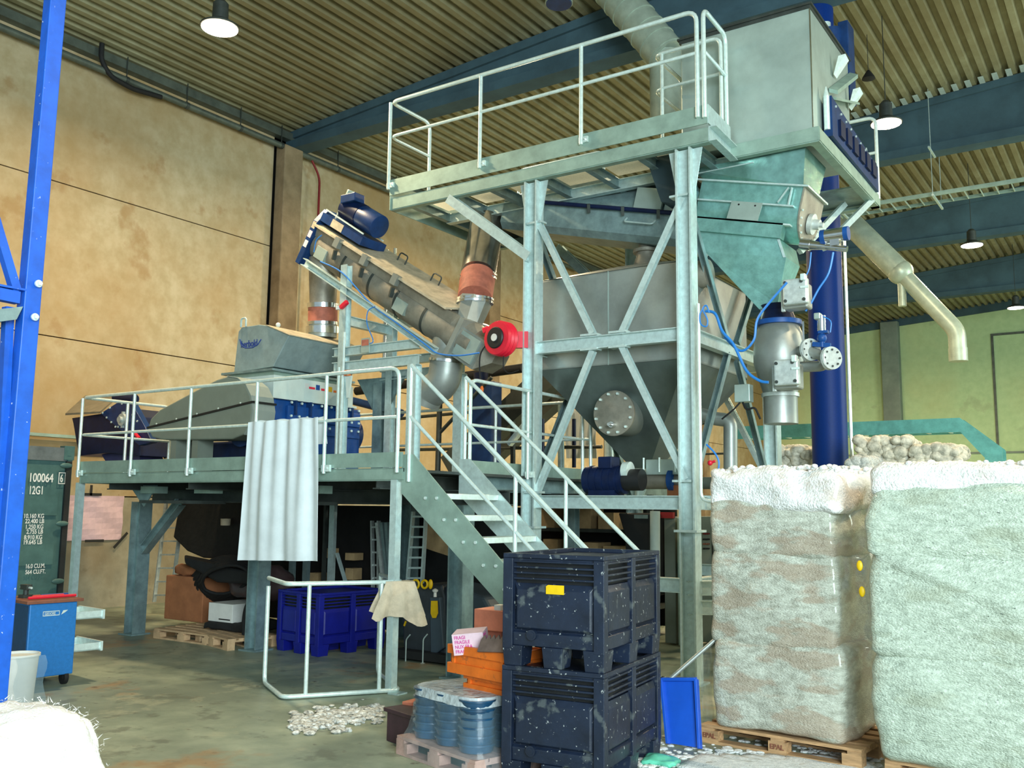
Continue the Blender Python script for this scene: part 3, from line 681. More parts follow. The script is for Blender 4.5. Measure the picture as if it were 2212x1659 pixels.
md = [at(1524, 545, Y=10.38), at(1698, 556, Y=10.38)]
md = [md[0], md[1], md[1]+V((0, .5, 0)), md[0]+V((0, .5, 0))]
bo = [at(1640, 668, Y=10.52), at(1668, 660, Y=10.52)]
bo = [bo[0], bo[1]+V((.06, 0, 0)), bo[1]+V((.06, .22, 0)), bo[0]+V((0, .22, 0))]
B().loft([top, md, bo]).done('hopper_body', galvt, t)
B().loft([[p+V((0, -.012, 0)) for p in (top[1]+V((-.03, 0, 0)), top[1]+V((.0, 0, 0)), md[1], md[1]+V((-.03, 0, 0)))], [p+V((0, -.002, 0)) for p in (top[1]+V((-.03, 0, 0)), top[1], md[1], md[1]+V((-.03, 0, 0)))]]).done('corner_seam', galv, t)
# sampling actuator
q = at(1803, 508, Y=10.35)
t = thing('valve_actuator', 'silver valve actuator with blue end caps beside the conveyor end plate', 'actuator', q)
B().cyl(q-V((.12, 0, 0)), q+V((.12, 0, 0)), .075, n=24).done('actuator_body', shiny, t, smooth=40)
B().cyl(q-V((.15, 0, 0)), q-V((.10, 0, 0)), .078, n=24).done('end_cap', bluem, t, smooth=40)
B().cyl(q+V((.10, 0, 0)), q+V((.15, 0, 0)), .078, n=24).done('end_cap', bluem, t, smooth=40)
p = at(1730, 527, Y=10.35); p2 = at(1830, 538, Y=10.35)
B().cyl(p, p+(p2-p)*.22, .065, n=20).cyl(p+(p2-p)*.22, p+(p2-p)*.55, .055, .035, n=20).cyl(p+(p2-p)*.55, p2, .035, n=20).box(p.x+.33, p.x+.43, p.y-.05, p.y+.05, p.z-.08, p.z+.05).done('sample_pipe', shiny, t, smooth=40)
B().cyl(q-V((0, 0, .16)), q-V((0, 0, .07)), .03, n=12).done('coupling', shiny, t, smooth=40)
# ------------------------------------------------------------------ pressure vessel with two box valves
vc = at(1683, 750, Y=10.62); vx, vy = vc.x, vc.y
def zz(py): return at(1683, py, Y=vy).z
t = thing('steel_vessel', 'dull steel vessel hanging below the teal hopper beside the blue column', 'vessel', (vx, vy, zz(915)))
B().lathe([(.20, zz(700)), (.23, zz(706)), (.27, zz(725)), (.29, zz(760)), (.29, zz(785)), (.19, zz(850)), (.19, zz(916))][::-1], (vx, vy, 0), 36).done('vessel_body', steel, t, smooth=40)
B().lathe([(.26, zz(704)), (.26, zz(694))], (vx, vy, 0), 32).done('top_flange', bluem, t, smooth=40)
B().lathe([(.21, zz(858)), (.21, zz(850))], (vx, vy, 0), 32).done('clamp_ring', cast, t, smooth=40)
B().lathe([(.2, zz(694)), (.16, zz(672)), (.2, zz(660))], (vx, vy, 0), 24).done('inlet_neck', navy, t, smooth=40)
B().bar((vx+.29, vy-.02, zz(700)), (vx+.29, vy-.02, zz(800)), .02, .012).done('seam_strip', shiny, t)
def boxvalve(px_, py_, lab):
    q = at(px_, py_, Y=10.15); k = thing('box_valve', lab, 'valve', q)
    s = .135
    cv = B().box(q.x-s, q.x+s, q.y-.09, q.y, q.z-s*1.05, q.z+s*1.05).done('cover', cast, k, bevel=.02)
    B().box(q.x-s*1.25, q.x+s*.8, q.y, q.y+.2, q.z-s*1.25, q.z+s*.8).done('valve_body', steel, k, bevel=.02)
    B().box(q.x-s*1.4, q.x-s*1.1, q.y+.02, q.y+.06, q.z-s*1.4, q.z+s*.8).done('back_plate', cast, k, bevel=.005)
    for a, c in ((-1, -1), (-1, 1), (1, -1), (.75, 1)):
        B().cyl((q.x+a*s*.75, q.y-.09, q.z+c*s*.75), (q.x+a*s*.75, q.y-.105, q.z+c*s*.75), .018, n=10).done('screw', greyd, cv)
    B().box(q.x+s*.55, q.x+s*.95, q.y-.13, q.y-.05, q.z+s*.75, q.z+s*1.3).done('sensor', galvb, k, bevel=.008)
    B().box(q.x+s*.5, q.x+s*1.15, q.y-.11, q.y-.09, q.z+s*.15, q.z+s*.32).done('lever', galvb, k)
boxvalve(1722, 632, 'upper pale square box valve just above the steel vessel')
boxvalve(1703, 806, 'lower pale square box valve in front of the vessel\'s cone')
# side pipes with flanges
f1 = at(1745, 757, Y=10.45); f2 = at(1790, 775, Y=10.35)
t = thing('flanged_pipe', 'steel pipe with round bolted flanges sticking out to the right of the vessel', 'pipe', f1)
B().tube([(vx+.1, vy, f1.z+.02), f1+V((.0, 0, 0)), f2], .06, 16, .05).done('pipe', steel, t, smooth=40)
B().tube([(vx+.1, vy, f2.z-.02), f2+V((-.1, .1, -.06)), f2], .06, 16, .05).done('pipe', steel, t, smooth=40)
for f in (f1, f2):
    B().cyl(f-V((.015, .01, 0)), f+V((.02, -.02, 0)), .125, n=28).cyl(f+V((.02, -.02, 0)), f+V((.05, -.045, 0)), .125, n=28).done('flange', cast, t, smooth=40)
    bolt_parts(t, [f+V((.05, -.045, 0))+V((.062*math.cos(a), .062*math.cos(a), .09*math.sin(a))) for a in [i*math.pi/4 for i in range(8)]], (1, -1, 0), .012, .012, greyd)
q = at(1775, 715, Y=10.4)
t = thing('blue_valve', 'small blue valve with silver actuator above the flanged pipe', 'valve', q-V((0, 0, .2)))
B().cyl(q, q+V((0, 0, .17)), .045, n=16).done('actuator', shiny, t, smooth=40)
B().box(q.x-.07, q.x+.0, q.y-.05, q.y+.05, q.z+.13, q.z+.2).done('switch_box', plate, t, bevel=.01)
B().box(q.x-.03, q.x+.07, q.y-.04, q.y+.04, q.z-.03, q.z+.0).ball(q-V((0, 0, .08)), .055).cyl(q-V((0, 0, .18)), q, .03).bar(q-V((.1, 0, .14)), q+V((.09, 0, -.17)), .05, .05).done('valve_body', bluem, t, smooth=40)
B().tube([q+V((.02, -.03, .16)), q+V((.12, -.03, .1)), q+V((.1, -.03, -.03))], .007, 6, .05).done('air_hose', cable, t)
# ------------------------------------------------------------------ storage silo
t = thing('storage_silo', 'big square dull stainless silo with pyramid bottom inside the tower frame', 'silo', (-5.26, 10.7, 2.3))
x0, x1, y0, y1, z1, z0 = -6.22, -4.26, 9.76, 11.72, 4.60, 3.47
B().loft([[(x0, y0, z0), (x1, y0, z0), (x1, y1, z0), (x0, y1, z0)], [(x0, y0, z1), (x1, y0, z1), (x1, y1, z1), (x0, y1, z1)]]).done('silo_body', steel, t, bevel=.02)
B().loft([[(-5.36, 10.6, 2.3), (-5.12, 10.6, 2.3), (-5.12, 10.84, 2.3), (-5.36, 10.84, 2.3)], [(x0+.005, y0+.005, z0), (x1-.005, y0+.005, z0), (x1-.005, y1-.005, z0), (x0+.005, y1-.005, z0)]]).done('silo_cone', mat('brushed_silo_cone', (.17, .21, .20), .36, .6, .16, 1.8, .03, 10), t)
B().loft([[(x0, y0, z1), (x1, y0, z1), (x1, y1, z1), (x0, y1, z1)], [(-5.45, 10.5, 4.85), (-5.05, 10.5, 4.85), (-5.05, 10.9, 4.85), (-5.45, 10.9, 4.85)]]).done('silo_roof', steel, t)
xm = at(1314, 700, Y=9.76).x
B().box(xm-.006, xm+.006, y0-.006, y0, z0, z1).done('weld_seam', plate, t)
n0 = at(1397, 575, Y=10.6)
B().lathe([(.24, 4.65), (.13, 4.95), (.13, 5.0), (.17, 5.0), (.17, 5.04), (.1, 5.04), (.1, 5.3)], (n0.x, 10.6, 0), 28).done('filling_neck', steeld, t, smooth=40)
mc = at(1328, 893, Y=9.93)
B().cyl(mc+V((0, .7, 0)), mc, .245, n=40).done('manhole_neck', steel, t, smooth=40)
k = B().cyl(mc, mc-V((0, .03, 0)), .27, n=44).done('manhole_cover', steeld, t, smooth=40, bevel=.004)
bolt_parts(k, [mc+V((.235*math.cos(a), -.03, .235*math.sin(a))) for a in [i*math.pi/6+.26 for i in range(12)]], (0, -1, 0), .016, .03, galvb)
B().cyl(mc+V((0, -.03, -.14)), mc+V((0, -.1, -.14)), .035, n=14).cyl(mc+V((0, -.1, -.14)), mc+V((0, -.16, -.14)), .02, n=12).done('spigot', shiny, k, smooth=40)
mr = at(1532, 590, Y=10.2)
tag(B().cyl((x1, mr.y, mr.z), (x1+.12, mr.y, mr.z), .16, n=30).done('side_hatch', steeld, smooth=40), 'small round bolted hatch on the right side of the silo', 'hatch')
# rotary valve and motor under the silo
q = at(1305, 1037, Y=9.95)
t = thing('valve_motor', 'black-blue electric motor lying on the tower beam under the silo', 'motor', q-V((0, 0, .18)))
B().cyl(q-V((.22, 0, 0)), q+V((.28, 0, 0)), .165, n=32).done('motor_body', navy, t, smooth=40)
for i in range(5): B().cyl(q+V((-.16+.09*i, 0, 0)), q+V((-.13+.09*i, 0, 0)), .172, n=32).done('cooling_fin', navy, t, smooth=40)
B().cyl(q+V((.28, 0, 0)), q+V((.5, 0, 0)), .125, n=28).done('gearbox', black, t, smooth=40)
B().box(q.x-.02, q.x+.16, q.y-.12, q.y+.1, q.z+.13, q.z+.27).done('terminal_box', navy, t, bevel=.01)
B().box(q.x-.15, q.x+.2, q.y-.12, q.y+.12, q.z-.18, q.z-.12).done('foot', navy, t)
B().cyl(q+V((.28, -.02, .1)), q+V((.36, -.02, .1)), .11, n=24).done('coupling_guard', galvb, t, smooth=40)
q2 = at(1452, 1030, Y=10.2)
t = thing('rotary_valve', 'pale rotary valve with brown-grey housing between motor and right tower column', 'valve', q2-V((0, 0, .1)))
B().box(q2.x-.28, q2.x+.32, q2.y-.12, q2.y+.15, q2.z+.02, q2.z+.2).done('valve_body', plate, t, bevel=.01)
B().cyl(q2+V((-.35, 0, -.04)), q2+V((.2, 0, -.04)), .1, n=24).done('housing', steeld, t, smooth=40)
B().cyl(q2+V((.0, -.05, -.04)), q2+V((.06, -.05, -.04)), .13, n=24).done('ring', bluem, t, smooth=40)
for i, dx_ in enumerate((-.3, -.1, .1, .3)): B().cyl(q2+V((dx_, -.13, .22)), q2+V((dx_, -.13, .05)), .012, n=8).done('tie_bolt', galvb, t)
B().box(q2.x-.02, q2.x+.28, q2.y-.1, q2.y+.1, q2.z-.27, q2.z-.1).done('lower_box', card, t)
tag(B().tube([(-5.1, 10.25, 2.1), (-4.0, 10.25, 2.1), (-2.6, 10.25, 2.1)], .07, 14).done('conveying_pipe', pipeg, smooth=40), 'dark horizontal conveying pipe passing behind the right tower column', 'pipe')
e0, e1, e2 = at(1545, 905, Y=11), at(1578, 908, Y=11), at(1578, 1015, Y=11)
tag(B().tube([e0-V((.35, 0, -.12)), e0, e1, e2, e2-V((0, 0, .8))], .085, 18, .2).done('elbow_pipe', steel, smooth=40), 'grey steel elbow pipe bending down right of the silo cone', 'pipe')
# blue air hoses
def hose(lab, pts, Y, r=.011, m=cable, nm='air_hose'):
    P = [at(x, y, Y=Y+(yy if True else 0)) for x, y, *rest in pts for yy in [rest[0] if rest else 0]]
    # catmull-rom
    Q = []
    for i in range(len(P)-1):
        p0, p1, p2, p3 = P[max(i-1, 0)], P[i], P[i+1], P[min(i+2, len(P)-1)]
        for k in range(6):
            s = k/6; Q.append(.5*((2*p1)+(p2-p0)*s+(2*p0-5*p1+4*p2-p3)*s*s+(3*p1-p0-3*p2+p3)*s**3))
    Q.append(P[-1]); return tag(B().tube(Q, r, 8).done(nm, m, smooth=40), lab, 'hose' if 'cable' not in nm else 'cable')
hose('blue air hose looping from the right tower column down to the lower box valve', [(1524, 672), (1545, 678), (1560, 715), (1585, 745), (1612, 800), (1640, 822), (1660, 826)], 9.9, .016)
hose('blue air hose from the column loop past the vessel top to the upper box valve', [(1565, 728), (1600, 758), (1628, 735), (1636, 690), (1665, 650), (1700, 610)], 9.95, .014)
hose('coiled blue hose at the air outlet on the right tower column', [(1520, 664), (1512, 680), (1514, 700), (1526, 705), (1528, 690), (1518, 668), (1526, 660), (1532, 676)], 9.3, .008)
hose('blue hose hanging in front of the round column from the actuator', [(1800, 545), (1790, 590), (1768, 625), (1752, 655), (1740, 672)], 10.3, .012)
hose('thin blue hose from the conveyor end plate to the upper box valve', [(1752, 545), (1748, 580), (1738, 600), (1728, 612)], 10.2, .008)
hose('blue hose dangling below the air pipe beside the tower column', [(1526, 960), (1545, 980), (1553, 1000), (1549, 1022), (1540, 1020)], 9.4, .010)
q = at(1604, 850, Y=10.3)
t = thing('junction_box', 'small grey junction box with black cables left of the vessel outlet', 'junction box', q)
B().box(q.x-.08, q.x+.1, q.y-.05, q.y+.08, q.z-.1, q.z+.1).done('housing', plate, t, bevel=.008)
B().tube([q+V((0, 0, -.1)), q+V((.05, -.03, -.2)), q+V((.15, -.03, -.16)), q+V((.2, 0, -.3))], .012, 8, .05).tube([q+V((-.03, 0, -.1)), q+V((-.1, -.02, -.18)), q+V((-.25, 0, -.28))], .010, 8, .05).done('cable', rubber, t, smooth=40)
# ------------------------------------------------------------------ granulator on the low platform
XS = -9.56
t = thing('granulator', 'dark blue granulator with grey inlet hopper standing on the low platform', 'granulator', (-10, 9.3, 2.17))
def hp(px_, py_): p = at(px_, py_, Y=8.5); return (p.x, p.z)
hx = [hp(505, 805), hp(590, 792), hp(625, 724), hp(577, 703), hp(560, 701), hp(522, 707), hp(515, 716)]
B().prism([(x, 8.5, z) for x, z in hx], (0, 1.45, 0)).done('inlet_hopper', mat('hopper_paint', (.29, .38, .39), .45, .25, .1, 8), t, bevel=.01)
tq = hx[2]; th_ = hx[3]
B().prism([(tq[0]+.02, 8.48, tq[1]+.005), (th_[0], 8.48, th_[1]+.008), (th_[0], 8.48, th_[1]-.004), (tq[0]+.02, 8.48, tq[1]-.006)], (0, 1.49, 0)).done('hopper_roof', dustlit, t)  # cream slab: lit tone of the hopper's top slope put into colour
B().box(-10.52, XS+.06, 8.44, 10.0, 3.55, 3.58).done('hopper_flange', galvd, t)
B().box(-10.42, XS+.0, 8.52, 9.95, 3.36, 3.55).done('hopper_base', galvg, t)
wp = B().box(XS-.6, XS+.03, 8.5, 10.0, 3.22, 3.50).done('white_panel', whitep, t, bevel=.005)
B().box(XS-.6, XS+.06, 8.47, 10.05, 3.19, 3.22).done('panel_flange', whitep, t)
# warning stickers on the panel
def sticker(par, x, y, z, wy, wz, m): B().box(x, x+.004, y, y+wy, z, z+wz).done('sticker', m, par, label='warning sticker')
for i, (y, m) in enumerate(((9.05, white), (9.13, red), (9.26, bluem), (9.36, red), (9.5, yellow), (9.6, orange))):
    sticker(wp, XS+.031, y, 3.38, .07 if i in (0, 2, 4) else .11, .07 if i in (0, 2, 4) else .03, m)
B().box(-10.45, XS, 8.55, 10.2, 2.3, 3.19).done('cutter_housing', bluem, t, bevel=.02)
B().box(XS, XS+.05, 8.75, 10.15, 2.92, 3.12).done('rib_flange', bluem, t, bevel=.01)
B().box(XS, XS+.04, 8.75, 10.15, 2.76, 2.80).done('rib_flange', bluem, t)
for row, (z, n_) in enumerate(((3.16, 8), (2.98, 10), (2.86, 10))):
    bolt_parts(t, [(XS+.05, 8.8+i*1.3/(n_-1), z-.0) for i in range(n_)], (1, 0, 0), .018, .02, galvb)
for i in range(5): B().box(XS, XS+.09, 8.85+.27*i, 8.88+.27*i, 3.0, 3.19).done('hinge_rib', bluep, t)
B().box(XS, XS+.01, 9.0, 9.15, 2.5, 2.78).done('type_plate', pinkw, t, label='pale type plate')
B().cyl((-9.95, 8.55, 2.8), (-9.95, 8.35, 2.8), .25, n=28).cyl((-9.75, 8.55, 2.5), (-9.75, 8.4, 2.5), .08, n=16).done('rotor_bearing', bluep, t, smooth=40)
B().cyl((-10.0, 10.2, 2.85), (-10.0, 10.45, 2.85), .28, n=28).done('rotor_bearing', bluep, t, smooth=40)
B().box(-10.6, XS+.05, 8.45, 10.4, 2.17, 2.3).done('machine_base', navy, t)
B().tube([(-10.22, 8.49, 4.2), (-10.22, 8.49, 4.32), (-10.12, 8.49, 4.32), (-10.12, 8.49, 4.2)], .014, 8, .04).done('lifting_eye', galv, t, smooth=40)
B().ball(at(601, 702, Y=8.9), .035).done('warning_bulb', white, t, smooth=60)
# logo in blue: word over a swoosh on the hopper's front
lo = at(521, 753, Y=8.5); lo.y = 8.497
text('herbold', .13, markb, t, lo+V((0, -.003, .01)), (1, 0, 0), (0, 0, 1), 'logo_lettering', sx=.8)
w0 = [at(x, y, Y=8.49) for x, y in ((518, 733), (521, 745), (530, 752), (545, 751), (557, 744), (564, 733))]
B().tube(w0, .007, 6).done('logo_swoosh', markb, t)
# ------------------------------------------------------------------ belt guard
pts = [(319, 926), (325, 905), (345, 885), (425, 842), (468, 820), (490, 813), (512, 817), (530, 832), (541, 855), (545, 885), (541, 915), (527, 938), (500, 949), (420, 950), (350, 950), (328, 944)]
gp_ = [at(x, y, Y=8.0) for x, y in pts]
t = thing('belt_guard', 'big grey teardrop-shaped belt guard in front of the granulator', 'belt guard', (-10.5, 8.1, 2.17))
B().prism(gp_, (0, .36, 0)).done('guard_shell', greyp, t, bevel=.02)
sa, sb = at(319, 924, Y=7.99), at(546, 868, Y=7.99)
B().bar(sa, sb, .03, .025).bar(sb, sb+V((0, .38, 0)), .03, .025).done('seam', markk, t, label='black seam')
ve = [at(x, y, Y=8.0) for x, y in ((548, 822), (553, 870))]
ow = [p+(p-V((gp_[9].x-.45, 8, 2.98))).normalized()*.012 for p in gp_[5:12]]; iw = [p for p in gp_[5:12]]
B().prism(ow+iw[::-1], (0, .37, 0)).done('rim_band', mat('pale_rim', (.30, .35, .32), .5, .1, .05, 4), t)
for x in (-11.0, -10.55): B().box(x, x+.12, 8.05, 8.3, 2.17, 2.68).done('guard_support', greyp, t)
bolt_parts(t, [sa.lerp(sb, k)+V((0, -.012, .02)) for k in (.1, .3, .5, .7, .9)], (0, -1, 0), .012, .01, galvb)
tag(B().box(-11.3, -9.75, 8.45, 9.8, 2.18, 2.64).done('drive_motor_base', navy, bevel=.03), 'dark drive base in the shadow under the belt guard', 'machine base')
# ------------------------------------------------------------------ infeed head at the left
def pq(x, y, Y=8.4): return at(x, y, Y=Y)
t = thing('infeed_conveyor', 'navy blue conveyor head with grey lid at the left end of the low platform', 'conveyor', (-13, 8.6, 2.2))
B().prism([pq(*p) for p in ((155, 903), (158, 915), (167, 968), (168, 985), (232, 978), (302, 985), (300, 900), (262, 880), (222, 893))], (0, .75, 0)).done('conveyor_housing', navy, t, bevel=.01)
B().prism([pq(*p, 8.34) for p in ((217, 893), (259, 866), (284, 870), (312, 920), (328, 955), (300, 962))], (0, .1, 0)).done('side_plate', bluep, t, bevel=.005)
bolt_parts(t, [pq(x, y, 8.34) for x, y in ((222, 892), (238, 881), (254, 869), (264, 872), (276, 883), (287, 896), (297, 910), (231, 902), (241, 912), (250, 922), (256, 922))], (0, -1, 0), .016, .012, galvb)
bc = pq(268, 907, 8.34)
B().cyl(bc, bc-V((0, .05, 0)), .09, n=24).bar(bc+V((-.1, -.015, 0)), bc+V((.1, -.015, 0)), .03, .05).bar(bc+V((0, -.015, -.12)), bc+V((0, -.015, .12)), .05, .03, up=(1, 0, 0)).cyl(bc-V((0, .05, 0)), bc-V((0, .09, 0)), .045, n=16).done('shaft_bearing', cast, t, smooth=40)
B().prism([pq(141, 897, 8.25), pq(216, 893, 8.25), pq(259, 856, 8.9), pq(184, 858, 8.9)], (0, .0, .03)).done('lid', mat('dusty_grey_lid', (.22, .19, .13), .6, .1, .15, 6), t)
B().prism([pq(*p, 8.55) for p in ((218, 980), (232, 1003), (305, 1003), (300, 980))], (0, .4, 0)).done('chute', mat('violet_grey_panel', (.05, .05, .14), .5, .1, .1, 6), t)
B().cyl(pq(250, 858, 8.6), pq(292, 862, 8.6), .07, n=18).done('motor_body', navy, t, smooth=40)
B().cyl(pq(290, 935, 8.3), pq(301, 947, 8.3), .028, n=10).done('red_handle', red, t, smooth=40)
for i, (x, y) in enumerate(((330, 975), (345, 985), (352, 968), (362, 960))):
    tag(B().bar(pq(x, y, 9.0), pq(x+(-4 if i % 2 else 5), y+22, 9.0), .03, .03).done('valve_rod', cast if i % 2 else steeld), 'small pale metal rod between the infeed head and the belt guard', 'rod', 'rods behind the low railing')
# ------------------------------------------------------------------ inclined screw conveyor
YS = 9.5
A0, A1 = at(697, 530, Y=YS), at(1078, 778, Y=YS); ax = (A1-A0).normalized(); up = V((-ax.z, 0, ax.x)); up = -up if up.z < 0 else up
def sc(a, y, h): return A0+ax*a+V((0, y, 0))+up*h
Ls = (A1-A0).length
t = thing('screw_conveyor', 'large inclined stainless screw conveyor with lid and clamps, falling to the right', 'screw conveyor', A0)
B().cyl(sc(.05, 0, 0), sc(Ls-.35, 0, 0), .255, n=40).done('screw_tube', steeld, t, smooth=40)
for a in (.75, 1.35, 1.9, 2.45): B().cyl(sc(a, 0, 0), sc(a+.04, 0, 0), .262, n=40).done('weld_band', greyd, t, smooth=40)
B().loft([[sc(a, y, h) for y, h in ((-.24, .10), (.26, .10), (.30, .235), (-.27, .235))] for a in (.02, Ls-.75)]).done('trough_top', steeld, t)
B().loft([[sc(a, y, h) for y, h in ((-.33, .235), (.36, .36), (.36, .39), (-.33, .262))] for a in (.0, Ls-.85)]).done('screw_lid', dustlit, t)
for a in (.55, 1.15, 1.8): 
    B().loft([[sc(x, y, h) for y, h in ((-.36, .14), (-.28, .14), (-.28, .28), (-.36, .28))] for x in (a, a+.1)]).done('clamp', steel, t)
    B().bar(sc(a+.05, -.3, .1), sc(a+.05, -.27, -.03), .05, .04).done('clamp_foot', greyd, t)
for a in (1.25, 1.95):
    B().tube([sc(a, .2, .33), sc(a, .2, .48), sc(a+.16, .2, .48), sc(a+.16, .2, .33)], .010, 8, .04).done('handle', greyd, t, smooth=40)
for a in (.2, 1.95):
    b = B().loft([[sc(x, y, h) for y, h in ((-.27, -.15), (-.17, -.15), (-.17, .02), (-.27, .02))] for x in (a, a+.22)]); b.done('support_lug', plate, t)
# lower end: square guard with grille
e = B().loft([[sc(a, y, h) for y, h in ((-.28, -.27), (.28, -.27), (.28, .25), (-.28, .25))] for a in (Ls-.62, Ls-.55)]).done('end_flange', steel, t)
B().loft([[sc(a, y, h) for y, h in ((-.22, -.24), (.22, -.24), (.22, .15), (-.22, .15))] for a in (Ls-.55, Ls-.15)]).done('bearing_box', steel, t)
B().loft([[sc(a, y, h) for y, h in ((-.245, -.2), (-.22, -.2), (-.22, .12), (-.245, .12))] for a in (Ls-.52, Ls-.2)]).done('grille', plate, t)
B().loft([[sc(Ls-.15, y, h) for y, h in ((-.22, -.24), (.22, -.24), (.22, .15), (-.22, .15))], [sc(Ls+.02, y, h) for y, h in ((-.14, -.05), (.14, -.05), (.14, .08), (-.14, .08))]]).done('end_cone', steeld, t)
# upper end: blue drive plate, gearbox, motor
k = B().loft([[sc(-.06, y, h) for y, h in ((-.3, -.36), (.3, -.36), (.3, .3), (.2, .5), (-.2, .5), (-.3, .3))], [sc(.04, y, h) for y, h in ((-.3, -.36), (.3, -.36), (.3, .3), (.2, .5), (-.2, .5), (-.3, .3))]]).done('drive_guard', bluep, t, bevel=.01)
B().loft([[sc(a, y, h) for y, h in ((-.28, .34), (.2, .34), (.2, .46), (-.28, .46))] for a in (.04, .95)]).done('motor_bracket', bluep, t)
B().loft([[sc(.12, y, h) for y, h in ((-.12, .42), (.16, .42), (.16, .9), (-.12, .9))], [sc(.16, y, h) for y, h in ((-.12, .42), (.16, .42), (.16, .9), (-.12, .9))]]).done('belt_cover', plate, t, bevel=.01)
m0 = sc(.28, -.12, .67)
mo = B().cyl(m0, m0+ax*.34, .17, n=32).done('motor_body', navy, t, smooth=40)
B().cyl(m0+ax*.34, m0+ax*.72, .165, n=32).done('fan_cover', bluep, t, smooth=40, bevel=.01)
B().box(m0.x+.05, m0.x+.32, m0.y-.2, m0.y+.0, m0.z-.0, m0.z+.12).done('terminal_box', bluep, t, bevel=.01)
for y_ in (-.3, .1): B().bar(sc(.1, y_, .52), sc(.95, y_, .50), .02, .02).done('tension_rod', galvb, t)
for i, (a, h, m_) in enumerate(((.28, .40, dustlit), (.03, .1, pinkw), (.03, -.05, white), (.04, .24, dustlit))):
    if i == 0: B().loft([[sc(x, -.285, hh) for hh in (.345, .455)]+[sc(x, -.279, hh) for hh in (.455, .345)] for x in (a, a+.25)]).done('sticker', m_, t, label='cream sticker')
    else: B().loft([[sc(x, -.305, hh) for hh in (h-.05, h+.05)]+[sc(x, -.299, hh) for hh in (h+.05, h-.05)] for x in (-.04, .03)]).done('sticker', m_, t, label='small sticker')
# drop pipe with red sleeve onto the hopper
d0 = sc(.12, 0, -.15); d1 = at(697, 722, X=-9.78)
t = thing('drop_pipe', 'grey drop pipe with red sleeve between the screw conveyor\'s upper end and the hopper', 'pipe', d1)
dd = d1-d0
B().cyl(d0, d0+dd*.62, .21, .19, n=32).done('upper_pipe', steeld, t, smooth=40)
B().cyl(d0+dd*.6, d0+dd*.66, .225, n=32).done('clamp_ring', shiny, t, smooth=40)
B().cyl(d0+dd*.66, d0+dd*.84, .21, n=32).done('sleeve', sleeve, t, smooth=40, label='red-brown fabric sleeve')
B().cyl(d0+dd*.84, d0+dd*.88, .225, n=32).cyl(d0+dd*.9, d0+dd*.99, .24, n=32).done('clamp_ring', shiny, t, smooth=40)
B().cyl(d0+dd*.86, d1-V((0, 0, .05)), .2, n=32).done('lower_pipe', steel, t, smooth=40)
# feed pipe between the two conveyors
f0, f1, f2, f3 = at(1052, 482, Y=10.45), at(1033, 592, Y=9.95), at(1025, 652, Y=9.65), at(1005, 700, Y=9.5)
t = thing('feed_pipe', 'thick shiny steel feed pipe with red-brown sleeve above the screw conveyor', 'pipe', f3)
B().cyl(f0, f1, .235, .235, n=36).done('upper_pipe', mat('warm_reflecting_steel', (.40, .38, .34), .22, .9, .2, 2.5), t, smooth=40)
for q in (f1, f1.lerp(f2, .13)): B().cyl(q-V((0, 0, .0)), q-V((0, 0, .03)), .25, n=36).done('clamp_ring', shiny, t, smooth=40)
B().cyl(f1.lerp(f2, .13), f1.lerp(f2, .9), .235, .225, n=36).done('sleeve', sleeve, t, smooth=40, label='red-brown fabric sleeve')
for q in (f1.lerp(f2, .9), f2): B().cyl(q, q-V((0, 0, .03)), .245, n=36).done('clamp_ring', shiny, t, smooth=40)
n_ = 24
ring = lambda c, r: [c+V((r*math.cos(2*math.pi*i/n_), r*math.sin(2*math.pi*i/n_), 0)) for i in range(n_)]
sq = [sc(Ls-.95, .1, .2), sc(Ls-.95, -.22, .2), sc(Ls-.5, -.22, .2), sc(Ls-.5, .22, .2), sc(Ls-.95, .22, .2)]
B().cyl(f2, f3-V((0, 0, .1)), .225, .17, n=8).done('transition_cone', steel, t)
# big dark elbow under the lower end
q0, q1, q2_ = sc(Ls-.85, 0, -.1), at(958, 838, Y=YS), at(915, 868, Y=YS)
t = thing('outlet_pipe', 'wide dull steel pipe bending down to the left below the screw conveyor', 'pipe', q2_)
B().tube([q0, q0.lerp(q1, .9), q2_+V((.06, 0, .1)), q2_+V((-.0, 0, -.02))], .215, 28, .35).done('pipe', steel, t, smooth=40)
rr = q0.lerp(q1, .45); dq = (q1-q0).normalized()
B().cyl(rr, rr+dq*.035, .235, n=32).done('clamp_ring', shiny, t, smooth=40)
# ------------------------------------------------------------------ support frame of the screw conveyor
t = thing('conveyor_support', 'galvanised support frame carrying the inclined screw conveyor', 'steel frame', (-8, 9.3, 2.17))
yf, yb = 9.05, 10.0
for y in (yf, yb):
    a, c = sc(.32, y-YS, -.24), sc(3.1, y-YS, -.24)
    B().ch(a, c, .08, .1, .01, up=up).done('slope_rail', galv, t)
    xl, xr = at(722, 780, Y=yf).x, at(905, 780, Y=yf).x
    za = at(820, 785, Y=yf).z; zb = at(820, 752, Y=yf).z
    B().ib((xl, y, za), (xr, y, za), .09, .13, .012).ib((xl, y, zb), (xr+.0, y, zb), .09, .12, .012).done('beam', galv, t)
    xc = at(738, 900, Y=yf).x
    B().ib((xc, y, 2.17), (xc, y, sc(.35, 0, -.4).z), .11, .11, .012, up=(0, 1, 0)).done('column', galv, t)
    xc2 = at(893, 900, Y=yf).x
    B().ib((xc2, y, 2.17), (xc2, y, za-.06), .13, .13, .012, up=(0, 1, 0)).done('column', galv, t)
    xm_ = at(822, 900, Y=9.5).x
xb = at(738, 690, Y=yf).x
B().ib((xb, yf, at(738, 690, Y=yf).z), (xb, yb, at(738, 690, Y=yf).z), .09, .13, .012).done('cross_beam', galv, t)
B().ib((xb+.02, yb, 4.35), (xb+1.0, yb, 4.35), .09, .13, .012).done('cross_beam', galv, t)
